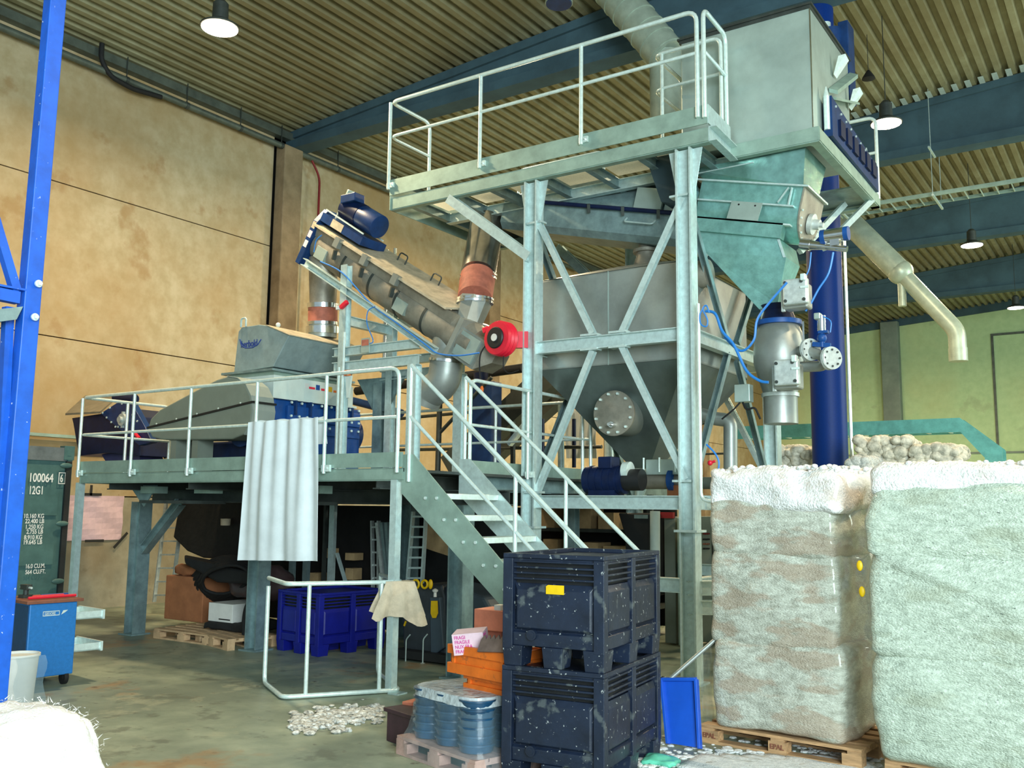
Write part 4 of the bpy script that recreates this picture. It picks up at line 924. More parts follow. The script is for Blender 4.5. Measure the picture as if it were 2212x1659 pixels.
xm_ = at(822, 900, Y=10.0).x
B().ib((xm_, 10.0, 2.17), (xm_, 10.0, za-.1), .16, .16, .014, up=(0, 1, 0)).prism([(xm_-.45, 9.98, za-.02), (xm_+.45, 9.98, za-.02), (xm_+.12, 9.98, za-.5), (xm_-.12, 9.98, za-.5)], (0, .03, 0)).done('column', galvd, t)
for i, x in enumerate((at(845, 560, Y=10.9).x, at(862, 560, Y=10.9).x)):
    tag(B().tube([(x, 10.8, 2.2), (x, 10.8, 5.75)], .03, 12).done('vertical_pipe', shiny, smooth=40), ('left' if i == 0 else 'right')+' one of the two thin shiny vertical pipes below the gallery\'s left end', 'pipe')
for i, px_ in enumerate((838, 853)):
    x = at(px_, 900, Y=10.5).x
    tag(B().tube([(x, 10.5, 2.2), (x, 10.5, 3.2)], .03, 10).done('vertical_pipe', navy, smooth=40), ('left' if i == 0 else 'right')+' one of the two dark upright pipes behind the platform railing', 'pipe')
cf = thing('cable_conduit', 'pair of thin silver conduits rising beside the granulator in front of its frame', 'conduit', (xc, 8.6, 2.2))
for px_ in (729, 738):
    x = at(px_, 900, Y=8.7).x; B().tube([(x, 8.7, 2.2), (x, 8.7, 4.0 if px_ > 730 else 3.55)], .016, 8).done('tube', galvb, cf, smooth=40)
q = at(751, 812, Y=8.7)
s = thing('beacon', 'small orange beacon lamp on a white bracket beside the railing', 'beacon', q)
B().cyl(q, q+V((0, 0, .07)), .045, n=18).done('lens', orange, s, smooth=40)
B().prism([q+V((-.04, 0, 0)), q+V((.06, 0, 0)), q+V((.02, 0, -.28)), q+V((-.01, 0, -.28))], (0, .03, 0)).done('bracket', whitep, s)
hose('blue air hose hanging along the sloping rail of the screw conveyor', [(678, 545), (683, 520), (695, 508)], 9.1, .007)
hose('long blue hose running down the sloping rail to the end guard', [(692, 565), (740, 590), (800, 655), (860, 700), (920, 745), (945, 763), (990, 768), (1035, 762)], 8.98, .010)
hose('blue hose hanging from the sloping rail above the platform beams', [(810, 662), (795, 672), (793, 700), (806, 735), (799, 742)], 8.95, .007)
for i, (px_, py_, lab) in enumerate(((790, 742, 'small red and white sign on the upper support beam'),)):
    q = at(px_, py_, Y=8.98); sg = thing('sign', lab, 'sign', q)
    B().box(q.x-.07, q.x+.07, q.y-.01, q.y, q.z-.12, q.z+.07).done('panel', plate, sg); B().box(q.x-.06, q.x+.06, q.y-.013, q.y-.01, q.z-.03, q.z+.05).done('red_field', sleeve, sg)
q = at(736, 665, Y=8.95)
s = thing('emergency_light', 'small red lamp and white button on the top of the left support column', 'lamp', q)
B().bar(q, q+V((.12, 0, .07)), .05, .06).done('red_housing', red, s, bevel=.01); B().cyl(q+V((-.05, 0, -.02)), q+V((-.05, 0, .03)), .03).done('button', white, s, smooth=40)
# ------------------------------------------------------------------ hose reel
q = at(1083, 732, Y=9.25)
t = thing('hose_reel', 'round red hose reel with black hub beside the left tower column', 'hose reel', q-V((0, 0, .22)))
B().lathe([(.10, -.09), (.20, -.09), (.215, -.06), (.195, -.03), (.215, 0), (.195, .03), (.215, .06), (.20, .09), (.12, .10)], q, 40, axis=(-.15, -1, 0)).done('drum', red, t, smooth=50)
B().lathe([(.13, .09), (.13, .115), (.12, .125)], q, 36, axis=(-.15, -1, 0)).done('hub', black, t, smooth=30)
B().lathe([(.045, .12), (.045, .135)], q, 24, axis=(-.15, -1, 0)).done('label', white, t)
B().bar(q+V((-.18, 0, .14)), q+V((-.26, 0, .12)), .08, .07).done('hose_outlet', red, t, bevel=.01)
B().bar(q+V((0, .1, 0)), (CXL-.05, CYF-.02, q.z), .08, .2).done('bracket', red, t)
hose('black cable hanging from the hose reel with an orange plug', [(1052, 742), (1038, 765), (1036, 800), (1040, 838)], 9.2, .009, rubber, 'hanging_cable')
q = at(1041, 843, Y=9.2); tag(B().lathe([(.012, .05), (.022, .02), (.018, -.03), (.008, -.05)], q, 12).done('cable_plug', orange, smooth=40), 'small orange plug at the end of the hanging cable', 'plug')
hose('thin black cable loop between the hose reel and the tower column', [(1088, 768), (1088, 795), (1100, 806), (1120, 800)], 9.25, .007, rubber, 'loop_cable')
# ------------------------------------------------------------------ big plastic boxes
def big_box(name, label, loc, rz, W, L, H, m, group=None, two_x=False, tagm=None, spout=True, loc_z=0):
    t = thing(name, label, 'box', loc, group, rz)
    hw, hl = W/2, L/2; ft = .135*H/.745
    b = B(); b.box(-hw+.035, hw-.035, -hl+.035, hl-.035, ft, H-.2)
    c = .075
    for sx in (-1, 1):
        for sy in (-1, 1):
            x0, x1 = sorted((sx*hw, sx*(hw-c))); y0, y1 = sorted((sy*hl, sy*(hl-c)))
            b.box(x0, x1, y0, y1, ft-.02, H-.031)
    def panel(side, u0, u1):
        # side: 'f' front(-Y) 'b' back 'r' +X 'l' -X ; u along the face
        def P(u, d, z):
            return {'f': V((u, -hl+d, z)), 'b': V((-u, hl-d, z)), 'r': V((hw-d, u, z)), 'l': V((-hw+d, -u, z))}[side]
        for k in range(4):
            z = H-.045-.038*k
            b.loft([[P(u0, .006, z), P(u0, .03, z), P(u0, .03, z-.014), P(u0, .006, z-.014)], [P(u1, .006, z), P(u1, .03, z), P(u1, .03, z-.014), P(u1, .006, z-.014)]])
        zt = H-.205; zb = ft+.12
        b.loft([[P(u0, .035, zt+.01), P(u1, .035, zt+.01), P(u1, .035, zb-.02), P(u0, .035, zb-.02)], [P(u0+.03, .010, zt-.035), P(u1-.03, .010, zt-.035), P(u1-.03, .010, zb), P(u0+.03, .010, zb)]])
        b.loft([[P(u0, .035, zb-.02), P(u1, .035, zb-.02), P(u1, .035, ft), P(u0, .035, ft)], [P(u0, .012, zb-.035), P(u1, .012, zb-.035), P(u1, .018, ft), P(u0, .018, ft)]])
    def side(sd, half, two):
        if two:
            panel(sd, -half+c, -.035); panel(sd, .035, half-c)
            u = .035
            q = {'f': (-u, u, -hl, -hl+.04), 'b': (-u, u, hl-.04, hl), 'r': (hw-.04, hw, -u, u), 'l': (-hw, -hw+.04, -u, u)}[sd]
            b.box(*q, ft-.02, H-.031)
        else: panel(sd, -half+c, half-c)
    side('f', hw, two_x); side('b', hw, two_x); side('r', hl, True); side('l', hl, True)
    b.done('box_body', m, t, local=True, bevel=.004)
    B().box(-hw+.06, hw-.06, -hl+.06, hl-.06, H-.199, H-.062).done('slot_shade', black, t, local=True)  # black block put in as the shade behind the vent slots
    r = B(); k = .05
    for q in ((-hw, hw, -hl, -hl+k), (-hw, hw, hl-k, hl), (-hw, -hw+k, -hl+k, hl-k), (hw-k, hw, -hl+k, hl-k)): r.box(*q, H-.03, H)
    r.box(-hw+.02, hw-.02, -hl+.02, hl-.02, H-.06, H-.03)
    r.done('top_rim', m, t, local=True, bevel=.004)
    for fx in (-hw+.075, 0, hw-.075):
        for fy in (-hl+.085, 0, hl-.085):
            f = B(); a, d = (.075, .085)
            f.loft([[(fx-a*.86, fy-d*.86, 0), (fx+a*.86, fy-d*.86, 0), (fx+a*.86, fy+d*.86, 0), (fx-a*.86, fy+d*.86, 0)], [(fx-a, fy-d, ft), (fx+a, fy-d, ft), (fx+a, fy+d, ft), (fx-a, fy+d, ft)]])
            f.done('foot', m, t, local=True, bevel=.004)
    for fy in (-hl+.02, 0): pass
    if spout:
        B().cyl((-hw+.22, -hl+.03, ft+.075), (-hw+.22, -hl-.008, ft+.075), .035, n=24).cyl((-hw+.22, -hl-.008, ft+.075), (-hw+.22, -hl-.012, ft+.075), .022, n=20).done('drain_spout', m, t, local=True, smooth=40)
    return t
CRW, CRL, CRH = .74, 1.14, .745
e1, e2 = V((-.12, .993, 0)), V((-.993, -.12, 0))
Cc = V((-3.004, 5.536, 0)); ctr = Cc+e1*CRL/2+e2*CRW/2
cb_ = big_box('plastic_crate', 'lower of the two stacked dusty black plastic crates', ctr, .1203, CRW, CRL, CRH, cratep)
ct = dup(cb_, ctr+V((.0, .0, CRH)), None, 'upper black plastic crate with a small yellow label, stacked on another')
B().prism([(-.03, -CRL/2+.004, .545), (.085, -CRL/2+.004, .545), (.085, -CRL/2+.004, .485), (-.045, -CRL/2+.004, .485), (-.045, -CRL/2+.004, .535)], (0, -.006, 0)).done('label_plate', yellow, ct, local=True, label='yellow label plate')
Cb = at(686, 1420, Z=0); e1b, e2b = V((math.sin(.12), math.cos(.12), 0)), V((-math.cos(.12), math.sin(.12), 0))
c2 = Cb+e1b*.53+e2b*.42
big_box('plastic_bin', 'large blue plastic pallet bin standing on the floor under the platform', (c2.x, c2.y, 0), -.12, .84, 1.06, .745, bluebin, two_x=True, spout=False)
# ------------------------------------------------------------------ pallets
def pallet(label, loc, rz, Lx, Ly, H=.14, m=wood, group=None):
    t = thing('pallet', label, 'pallet', loc, group, rz)
    n = 5
    for i in range(n):
        y = -Ly/2+.06+(Ly-.12)*i/(n-1); B().box(-Lx/2, Lx/2, y-.055, y+.055, H-.022, H).done('deck_board', m, t, local=True)
    for x in (-Lx/2+.05, 0, Lx/2-.05): B().box(x-.05, x+.05, -Ly/2, Ly/2, H-.042, H-.022).done('stringer_board', m, t, local=True)
    for x in (-Lx/2+.07, 0, Lx/2-.07):
        for y in (-Ly/2+.05, 0, Ly/2-.05): B().box(x-.07, x+.07, y-.05, y+.05, .022, H-.042).done('block', m, t, local=True)
    for y in (-Ly/2+.05, 0, Ly/2-.05): B().box(-Lx/2, Lx/2, y-.05, y+.05, 0, .022).done('bottom_board', m, t, local=True)
    return t
# ------------------------------------------------------------------ wrapped bales on pallets at the right
pl, pr = at(1515, 1603, Z=0), at(1862, 1665, Z=0)
rz1 = math.atan2(pr.y-pl.y, pr.x-pl.x); L1 = (pr-pl).length
ux, uy = V((math.cos(rz1), math.sin(rz1), 0)), V((-math.sin(rz1), math.cos(rz1), 0))
pc_ = (pl+pr)/2+uy*.42
p1_ = pallet('wooden pallet under the left stack of wrapped bales, blocks facing the camera', (pc_.x, pc_.y, 0), rz1, L1, .84)
for x in (-L1/2+.07, 0): 
    tx = text('EPAL', .05, mahog, p1_, WL[p1_.name], (1, 0, 0), (0, 0, 1), 'stamp'); tx.location = V((x-.055, -.425, .045))
def bale_(name, label, cx, cy, w, d, z0, z1, rz, m, seed, bulge=.015, rnd=.06, amp=.03, k=22, group=None, top=None):
    b = B().rbox(-w/2, w/2, -d/2, d/2, 0, z1-z0, k, amp, 1.9, rnd, seed, bulge)
    for v in b.bm.verts:
        # horizontal folds of the film
        v.co += V((v.co.x, v.co.y, 0)).normalized()*.004*math.sin(v.co.z*34+noise.noise(v.co*3+V((seed, 0, 0)))*5)
        v.co.z = max(v.co.z, 0)
        if m is bale2:
            f_ = (v.co.z+z0)-(1.40-.42*(v.co.x+.3)); k_ = math.exp(-abs(f_)*5)*(1 if f_ > 0 else .4)
            f2_ = (v.co.z+z0)-(.80-.10*v.co.x); k_ += .5*math.exp(-abs(f2_)*7)*(1 if f2_ > 0 else .3)
            if v.co.y < -.1: v.co.y -= .055*k_
            if v.co.x < -.2: v.co.x -= .03*k_
    o = b.done(name, m, None, local=True, smooth=180)
    o.location = (cx, cy, z0); o.rotation_euler = (0, 0, rz)
    return tag(o, label, 'bale', group)
zs = [.14, .76, 1.44]
c0 = pc_+uy*.02
bale_('wrapped_bale', 'bottom one of the three wrapped flake bales on the left pallet', c0.x, c0.y, 1.02, .86, .14, .83, rz1, bale, 1)
bale_('wrapped_bale', 'middle wrapped bale of the left stack, brownish grey', c0.x-.03, c0.y, 1.0, .84, .77, 1.50, rz1, bale, 2)
t1 = bale_('wrapped_bale', 'top bale of the left stack with a loose white fluffy rim', c0.x-.02, c0.y, .98, .84, 1.44, 1.90, rz1, bale, 3)
g1 = bale_('flake_heap', 'loose white flakes bulging from the top of the left bale stack', c0.x-.005, c0.y+.03, 1.04, .88, 1.78, 2.12, rz1, baletop, 4, .02, .07, .085, 38)
g1['category'] = 'flakes'
rx, ry = -1.06, 7.35
p2_ = pallet('wooden pallet almost hidden under the right-hand wrapped stack', (rx+.05, ry, 0), -.06, 1.2, .84)
bale_('wrapped_bale', 'bottom bale of the right-hand greenish wrapped stack', rx, ry, 1.12, 1.0, .14, .90, -.06, bale2, 5, .03)
bale_('wrapped_bale', 'middle bale of the right-hand stack, bulging below a slanting fold', rx+.02, ry, 1.14, 1.02, .82, 1.55, -.04, bale2, 6, .04)
bale_('wrapped_bale', 'upper pale bale of the right-hand stack at the edge of the photo', rx+.03, ry+.02, 1.12, 1.02, 1.45, 2.0, -.04, bale2, 7, .05)
g2 = bale_('flake_heap', 'white flakes heaped on top of the right-hand wrapped stack', rx+.04, ry+.03, 1.16, 1.04, 1.88, 2.13, -.04, baletop, 8, .02, .07, .04, 34)
g2['category'] = 'flakes'
def fuzz(par_name, label, cx, cy, w, d, z, n, rz, h=.04, m=fluff):
    b = B(); rn = random.Random(3)
    for i in range(n):
        x, y = rn.uniform(-w/2, w/2), rn.uniform(-d/2, d/2); s = rn.uniform(.012, .035)
        p = V((cx, cy, z+rn.uniform(-.03, .015))) + V((x*math.cos(rz)-y*math.sin(rz), x*math.sin(rz)+y*math.cos(rz), 0))
        b.ball(p, s, (1, 1, .7), 6, 4)
    return tag(b.done(par_name, m, smooth=180), label, 'flakes', kind='stuff')
fuzz('loose_flakes', 'loose white flakes scattered on top of the left stack', c0.x, c0.y+.05, 1.0, .85, 2.125, 420, rz1)
fuzz('loose_flakes', 'loose white flakes scattered on top of the right stack', rx+.05, ry+.05, 1.15, 1.0, 2.12, 420, 0)
# crumpled film between the two stacks
b = B().rbox(-1.74, -1.60, 7.0, 7.4, .9, 1.5, 10, .05, 7, .04, 9); tag(b.done('crumpled_film', film, smooth=180), 'crumpled clear film with yellow specks between the two wrapped stacks', 'film')
for i, (px_, py_) in enumerate(((1857, 1222), (1862, 1278))):
    q = at(px_, py_, Y=6.93); tag(B().ball(q, .022, (1, .5, 1.7), 10, 6).done('yellow_tag', yellow, smooth=60), ('upper' if i == 0 else 'lower')+' small yellow scrap caught in the film between the stacks', 'scrap')
# blue snow shovel
s0, s1_, s2, s3 = at(1432, 1466, Y=7.12), at(1506, 1466, Y=7.12), at(1514, 1606, Y=6.98), at(1446, 1600, Y=6.98)
s2.z = s3.z = .015
t = thing('snow_shovel', 'bright blue plastic scoop shovel leaning between the crates and the bales', 'shovel', (-3.2, 7, 0))
B().loft([[s3, s2, s1_, s0], [p+V((0, -.012, .004)) for p in (s3, s2, s1_, s0)]]).done('scoop', mat('shovel_blue', (.01, .09, .55), .35, 0, .06, 5, coat=.3), t, bevel=.004)
for a, c in ((s0, s3), (s1_, s2), (s0, s1_)): B().bar(a+V((0, -.02, 0)), c+V((0, -.02, 0)), .025, .05, up=(0, 1, 0)).done('scoop_rim', MATS['shovel_blue'], t, bevel=.005)
B().cyl(at(1448, 1466, Y=7.1), at(1556, 1372, Y=7.3), .017, n=12).done('handle', steel, t, smooth=40)
tag(B().sheet([[at(1516+i*4+3*math.sin(j), 1395+j*20, Y=7.45+.03*math.sin(i*2+j)) for i in range(7)] for j in range(10)], .004).done('dark_film', film, smooth=60), 'dark loose plastic film hanging left of the wrapped bales', 'film')
# spilled flakes and the green scrap at the front
b = B(); rn = random.Random(5)
for i in range(700):
    p = at(rn.uniform(1380, 1900), 1659-abs(rn.gauss(0, 28)), Z=0); s = rn.uniform(.008, .03); b.ball(p+V((0, 0, .003)), s, (1.3, 1.3, .35), 6, 4)
for i in range(6):
    p = at(1560+50*i, 1650, Z=0); b.rbox(p.x-.22, p.x+.22, p.y-.3, p.y+.15, -.0, .015, 6, .004, 8, .005, i)
tag(b.done('spilled_flakes', fluff, smooth=180), 'white flakes spilled over the floor in front of the pallets', 'flakes', kind='stuff')
q = at(1425, 1650, Z=0); tag(B().rbox(q.x-.12, q.x+.12, q.y-.08, q.y+.1, 0, .04, 8, .03, 9, .02, 3).done('plastic_scrap', mat('mint_plastic', (.15, .65, .45), .3, 0, .1, 9, coat=.4), smooth=180), 'crumpled mint green plastic scrap on the floor beside the crates', 'scrap')
# ------------------------------------------------------------------ wrapped pallet of blue buckets
wl, wf = at(853, 1628, Z=0), at(1022, 1690, Z=0)
rz2 = math.atan2(wf.y-wl.y, wf.x-wl.x); Lw = (wf-wl).length; vx_, vy_ = V((math.cos(rz2), math.sin(rz2), 0)), V((-math.sin(rz2), math.cos(rz2), 0))
wc = (wl+wf)/2+vy_*.32
pallet('small pallet under the film-wrapped blue buckets', (wc.x, wc.y, 0), rz2, Lw, .62, .13, mat('pinkish_wood', (.5, .32, .27), .7, 0, .2, 6))
hT = .56
for i in range(3):
    for j in range(2):
        q = wc+vx_*((i-1)*Lw*.29)+vy_*((j-.5)*.28)
        pr_ = []
        for k in range(6):
            z = .14+k*.058; pr_ += [(.115, z), (.125, z+.041), (.135, z+.045), (.135, z+.057)]
        tag(B().lathe(pr_, (q.x, q.y, 0), 24).done('bucket_stack', mat('bucket_blue_%d%d' % (i, j), (.012, .06, .13), .3, 0, .3, 5, coat=.5) if (i, j) == (0, 0) else MATS['bucket_blue_00'], smooth=40), 'stack of blue round buckets under clear film', 'bucket', 'stacks of blue buckets under the film')
B_ = B(); lo_ = []
for (zz_, f, rr_) in ((.015, 1.02, .05), (.13, 1.03, .05), (.2, .93, .07), (.31, .87, .08), (.43, .84, .09), (.495, .80, .08), (.503, .6, .05)):
    lp = []; a, d = Lw/2*f, .33*f
    for k in range(48):
        an = 2*math.pi*k/48; cx_, sy_ = math.cos(an), math.sin(an)
        p = 5; rad = 1/((abs(cx_/a))**p+(abs(sy_/d))**p)**(1/p)
        rad *= 1-.012*math.cos(an*9)*(zz_ > .15)+.01*noise.noise(V((cx_*3, sy_*3, zz_*9)))
        q = wc+vx_*(rad*cx_)+vy_*(rad*sy_); lp.append((q.x, q.y, zz_))
    lo_.append(lp)
fw_ = thing('film_wrap', 'clear stretch film wrapped round the blue buckets on the small pallet', 'film', (wc.x, wc.y, .015))
B_.loft(lo_[:-1], cap=False).done('wrap', film, fw_, smooth=50)
b = B(); tp = lo_[-3:]; b.loft([[V(q)+V((0, 0, .008+.006*noise.noise(V(q)*14))) for q in l] for l in tp], cap=False); c_0 = [V(q)+V((0, 0, .008)) for q in lo_[-1]]; b.f([b.v(q) for q in c_0])
b.done('top_fold', film2, fw_, smooth=50, label='milky folded film on top')
# brown box and orange slab
q = at(838, 1607, Z=0); D = V((.35, .3, 0))
t = thing('brown_box', 'small dark brown box on the floor left of the wrapped buckets', 'box', (q.x+.12, q.y+.15, 0), rz=rz2)
B().box(-.17, .2, -.13, .2, 0, .22).done('box_body', mat('dark_brown_paint', (.05, .02, .03), .5, 0, .2, 6), t, local=True, bevel=.004)
B().box(-.19, .22, -.15, .22, .22, .25).done('lid', MATS['dark_brown_paint'], t, local=True, bevel=.004)
tag(B().prism([at(868, 1515, Y=5.95), at(890, 1517, Y=5.95), at(888, 1545, Y=5.95), at(868, 1532, Y=5.95)], (0, .2, 0)).done('orange_slab', salmon, bevel=.008), 'faded orange block lying on the dark brown box', 'block')
# orange crates on the bucket pallet
def tray(name, label, cx, cy, z, w, d, h, rz, m, lip=.02, cat='crate'):
    t = thing(name, label, cat, (cx, cy, z), None, rz)
    b = B(); th = .012
    b.box(-w/2+.02, w/2-.02, -d/2+.02, d/2-.02, 0, .01)
    for q in ((-w/2+.02, w/2-.02, -d/2+.02, -d/2+.02+th), (-w/2+.02, w/2-.02, d/2-.02-th, d/2-.02), (-w/2+.02, -w/2+.02+th, -d/2+.02, d/2-.02), (w/2-.02-th, w/2-.02, -d/2+.02, d/2-.02)): b.box(*q, 0, h)
    b.done('crate_body', m, t, local=True)
    for z0, z1 in ((h*.68, h), (0.0, h*.36)):
        b = B()
        for q in ((-w/2, w/2, -d/2, -d/2+.022), (-w/2, w/2, d/2-.022, d/2), (-w/2, -w/2+.022, -d/2+.022, d/2-.022), (w/2-.022, w/2, -d/2+.022, d/2-.022)): b.box(*q, z0, z1)
        b.done('rim', m, t, local=True, bevel=.003)
    for x in (-w/2+.06, w/2-.06): B().box(x-.012, x+.012, -d/2+.004, -d/2+.03, h*.3, h*.72).done('rib', m, t, local=True)
    return t
o0 = at(1030, 1480, Y=5.85)
ox, oy = -4.02, 5.78
orz = rz2+.06
tray('plastic_tray', 'lower small orange tray standing on the film-wrapped buckets', ox+.05, oy+.02, .505, .48, .34, .10, orz, orange)
tray('plastic_crate', 'bright orange plastic crate with thick rims holding the pink box', ox, oy, .605, .64, .38, .20, orz, orange)
pk = thing('carton', 'pink and white printed carton tilted in the orange crate', 'box', (-4.19, 5.72, .76), None, orz+.75)
o = B().box(-.115, .115, -.085, .085, 0, .15).done('carton_body', pinkw, pk, local=True); pk.rotation_euler = (.12, -.12, orz+.62)
for k in range(4):
    for (sx, rg, up_, og) in ((.085, (1, 0, 0), (0, 0, 1), V((-.1, -.0865, .015+.033*k))), (.085, (0, 1, 0), (0, 0, 1), V((.1165, -.075, .015+.033*k)))):
        tx = text(('FRAGILE', 'NUX FRA', 'FRAGILE', 'FRAGI')[k], .034, magenta, pk, WL[pk.name], rg, up_, 'print', .0005, sx=.9); tx.location = og; tx.data.transform(Matrix.Translation(V((0, 0, 0))))
# toothed steel bars
for i in range(2):
    b = B(); L_ = .34; n = 7; pts = [(0, 0)]
    for k in range(n): pts += [(L_*k/n, .09), (L_*(k+.5)/n, .125)]
    pts += [(L_, .09), (L_, 0)]
    b.prism([(x, 0, z) for x, z in pts], (0, .012, 0))
    o = b.done('toothed_bar', mat('rusty_grey_steel', (.16, .12, .11), .6, .3, .2, 9) if i == 0 else MATS['rusty_grey_steel'], local=True)
    o.location = (-4.03+.0*i, 5.62-.06*i, .78+.012*i); o.rotation_euler = (-.5, -.10, orz)
    tag(o, ('rear' if i == 0 else 'front')+' one of the two toothed grey steel bars leaning in the orange crate', 'blade')
tt = thing('salmon_box', 'faded salmon-coloured box on a foot behind the toothed bars', 'box', at(1068, 1365, Y=6.35))
q = WL[tt.name]
B().box(q.x-.13, q.x+.15, q.y-.1, q.y+.15, q.z+.02, q.z+.18).done('box_body', salmon, tt, bevel=.006)
B().box(q.x-.07, q.x+.1, q.y-.05, q.y+.1, 0.0, q.z+.03).done('foot', sleeve, tt)
B().box(q.x+.05, q.x+.11, q.y-.08, q.y-.0, q.z+.18, q.z+.22).done('white_scrap', white, tt)
# ------------------------------------------------------------------ tube frame on the floor
F1, F2, F3 = at(571, 1474, Z=.03), at(610, 1506, Z=.03), at(862, 1490, Z=.03); F4 = at(816, 1452, Z=.03)
t = thing('loose_railing', 'loose bright railing section standing on the floor in front of the platform', 'railing', (F2.x, F2.y, 0))
zt = 1.06
T1, T2, T3 = at(584, 1250, Z=zt), at(612, 1263, Z=zt), at(850, 1257, Z=zt)
B().tube([V((F1.x, F1.y, .98)), F1, F2, F3, F4, V((F4.x, F4.y, zt))], .022, 12, .09).done('lower_rail', galvb, t, smooth=40)
B().tube([V((F1.x, F1.y, zt)), V((F2.x, F2.y, zt)), V((F3.x, F3.y, zt)), V((F4.x, F4.y, zt))], .022, 12, .09).done('upper_rail', galvb, t, smooth=40)
for k in (.19, .82):
    q = F2.lerp(F3, k); B().tube([q, V((q.x, q.y, zt))], .020, 10).done('post', galvb, t, smooth=40)
# beige cloth over it
q0_ = F2.lerp(F3, .86); q1_ = F2.lerp(F3, 1.10)
g = []
for j in range(16):
    s = (j-7.5)/7.5; side_ = -1 if s < 0 else 1; a = abs(s); row = []
    for i in range(16):
        u_ = i/15; p = q0_.lerp(q1_, u_)+(q1_-q0_).normalized()*(u_-.5)*.05*a*6
        nn = V((-(q1_-q0_).y, (q1_-q0_).x, 0)).normalized()
        row.append(V((p.x, p.y, zt+.03-a*(.34+.035*math.sin(i*.55+side_)+.10*(i/15)*(side_ > 0)+.03*noise.noise(V((i*.4, s, 0))))))+nn*(-side_*(.025+.03*min(1, a*3))+(.03*math.sin(i*1.1+j*.2)+.02*noise.noise(V((i*.5, j*.3, 3))))*a))
    g.append(row)
tag(B().sheet(g, .004).done('work_cloth', cream, smooth=60), 'beige cloth draped over the right end of the loose railing', 'cloth')
# debris pile
b = B(); rn = random.Random(11)
for i in range(420):
    t_ = rn.random(); x = 628+195*t_; y = 1566-24*t_+rn.gauss(0, 11)*(1.3-abs(t_-.5)); p = at(x, y, Z=0); s = rn.uniform(.008, .036)
    k0 = len(b.bm.verts); b.ball(p+V((0, 0, s*.4)), s, (rn.uniform(.7, 2), rn.uniform(.7, 2), rn.uniform(.4, .9)), 6, 4)
tag(b.done('debris', mat('grey_white_shreds', (.70, .70, .66), .6, 0, .3, 25, .3, 60, col2=(.12, .13, .12)), smooth=60), 'heap of grey and white plastic shreds on the floor in front of the loose railing', 'debris', kind='stuff')
# ------------------------------------------------------------------ white tarpaulin on the platform railing
g = []; yT = YR-.035
tl, tr_, bl, br = at(541, 913, Y=yT), at(693, 903, Y=yT), at(518, 1210, Y=yT), at(689, 1212, Y=yT)
n, m = 36, 48
for j in range(n+1):
    v_ = j/n; row = []
    for i in range(m+1):
        u_ = i/m
        p = tl.lerp(tr_, u_).lerp(bl.lerp(br, u_), v_)
        f = .034*(.3+.7*v_)*math.sin(u_*13+.05*math.sin(v_*3)+2.2*u_*u_)+.02*math.sin(u_*37)*(1-v_*.5)+.018*noise.noise(V((u_*4, v_*1.3, 1)))*2
        p = p+V((0, f-.03, 0)); 
        if v_ == 0: p.z += .008*math.sin(u_*20)
        row.append(p)
    g.append(row)
t = thing('tarpaulin', 'white tarpaulin hung over the middle bar of the platform railing', 'tarpaulin', (-8.6, yT, 1.1))
B().sheet(g, .004).done('sheet', tarpm, t, smooth=60)
g2_ = [[p+V((0, .09 if j > 2 else .02*j+.02, .0)) for p in row] for j, row in enumerate(g[:5])]
B().sheet([[V((p.x, YR+.03+.01*j, p.z+.02-.03*j)) for p in row] for j, row in enumerate(g2_)], .004).done('folded_edge', tarpm, t, smooth=60)
# ------------------------------------------------------------------ cardboard box, white box, pallets under the platform
a, c = at(352, 1383, Z=0), at(440, 1388, Z=0)
pallet('old pallet under the brown cardboard box', ((a.x+c.x)/2, a.y+.45, 0), 0, 1.15, .8, .13, woodp)
a2, c2_ = at(414, 1392, Z=0), at(500, 1402, Z=0)
pallet('pale empty pallet on the floor right of the brown cardboard box', (-10.02, 8.5, 0), -.25, .95, .7, .14, woodp)
x0 = at(352, 1365, Y=8.95).x; x1 = at(434, 1365, Y=8.95).x
t = thing('cardboard_box', 'tall plain brown cardboard box on a pallet under the platform', 'box', (x0+.5, 9.2, .13))
zt_ = at(395, 1245, Y=8.95).z
B().box(x0, x1, 8.95, 9.75, .13, zt_).done('box_body', card, t, bevel=.012)
tag(B().rbox(x0+.05, x1-.02, 9.0, 9.7, zt_, zt_+.16, 8, .05, 4, .05, 2).done('brown_sack', card, smooth=60), 'rust brown sack lying on top of the tall cardboard box', 'sack')
xa, xb_, xc3 = at(449, 1345, Y=8.55).x, at(501, 1345, Y=8.55).x, 0
za_, zb_ = at(470, 1343, Y=8.55).z, at(470, 1303, Y=8.55).z
t = thing('white_carton', 'white carton with a pink flower print beside the brown box', 'box', ((xa+xb_)/2, 8.8, za_))
B().box(xa, xb_, 8.55, 9.15, za_, zb_).done('carton_body', white, t, bevel=.006)
for k in range(5):
    an = k*2*math.pi/5; q = V((xb_+.004, 8.85+.03*math.cos(an), zb_-.12+.035*math.sin(an)))
    B().ball(q, .022, (.15, 1, 1), 10, 6).done('flower_print', magenta, t)
B().box(xa+.22, xb_-.04, 8.546, 8.55, za_+.03, za_+.045).done('print_line', markk, t, label='dark print line')
tag(B().rbox(xa-.05, xb_+.3, 8.5, 9.3, .14, za_, 8, .03, 5, .04, 5).done('black_bundle', rubber, smooth=60), 'flat black bundle under the white carton on the pale pallet', 'bundle')
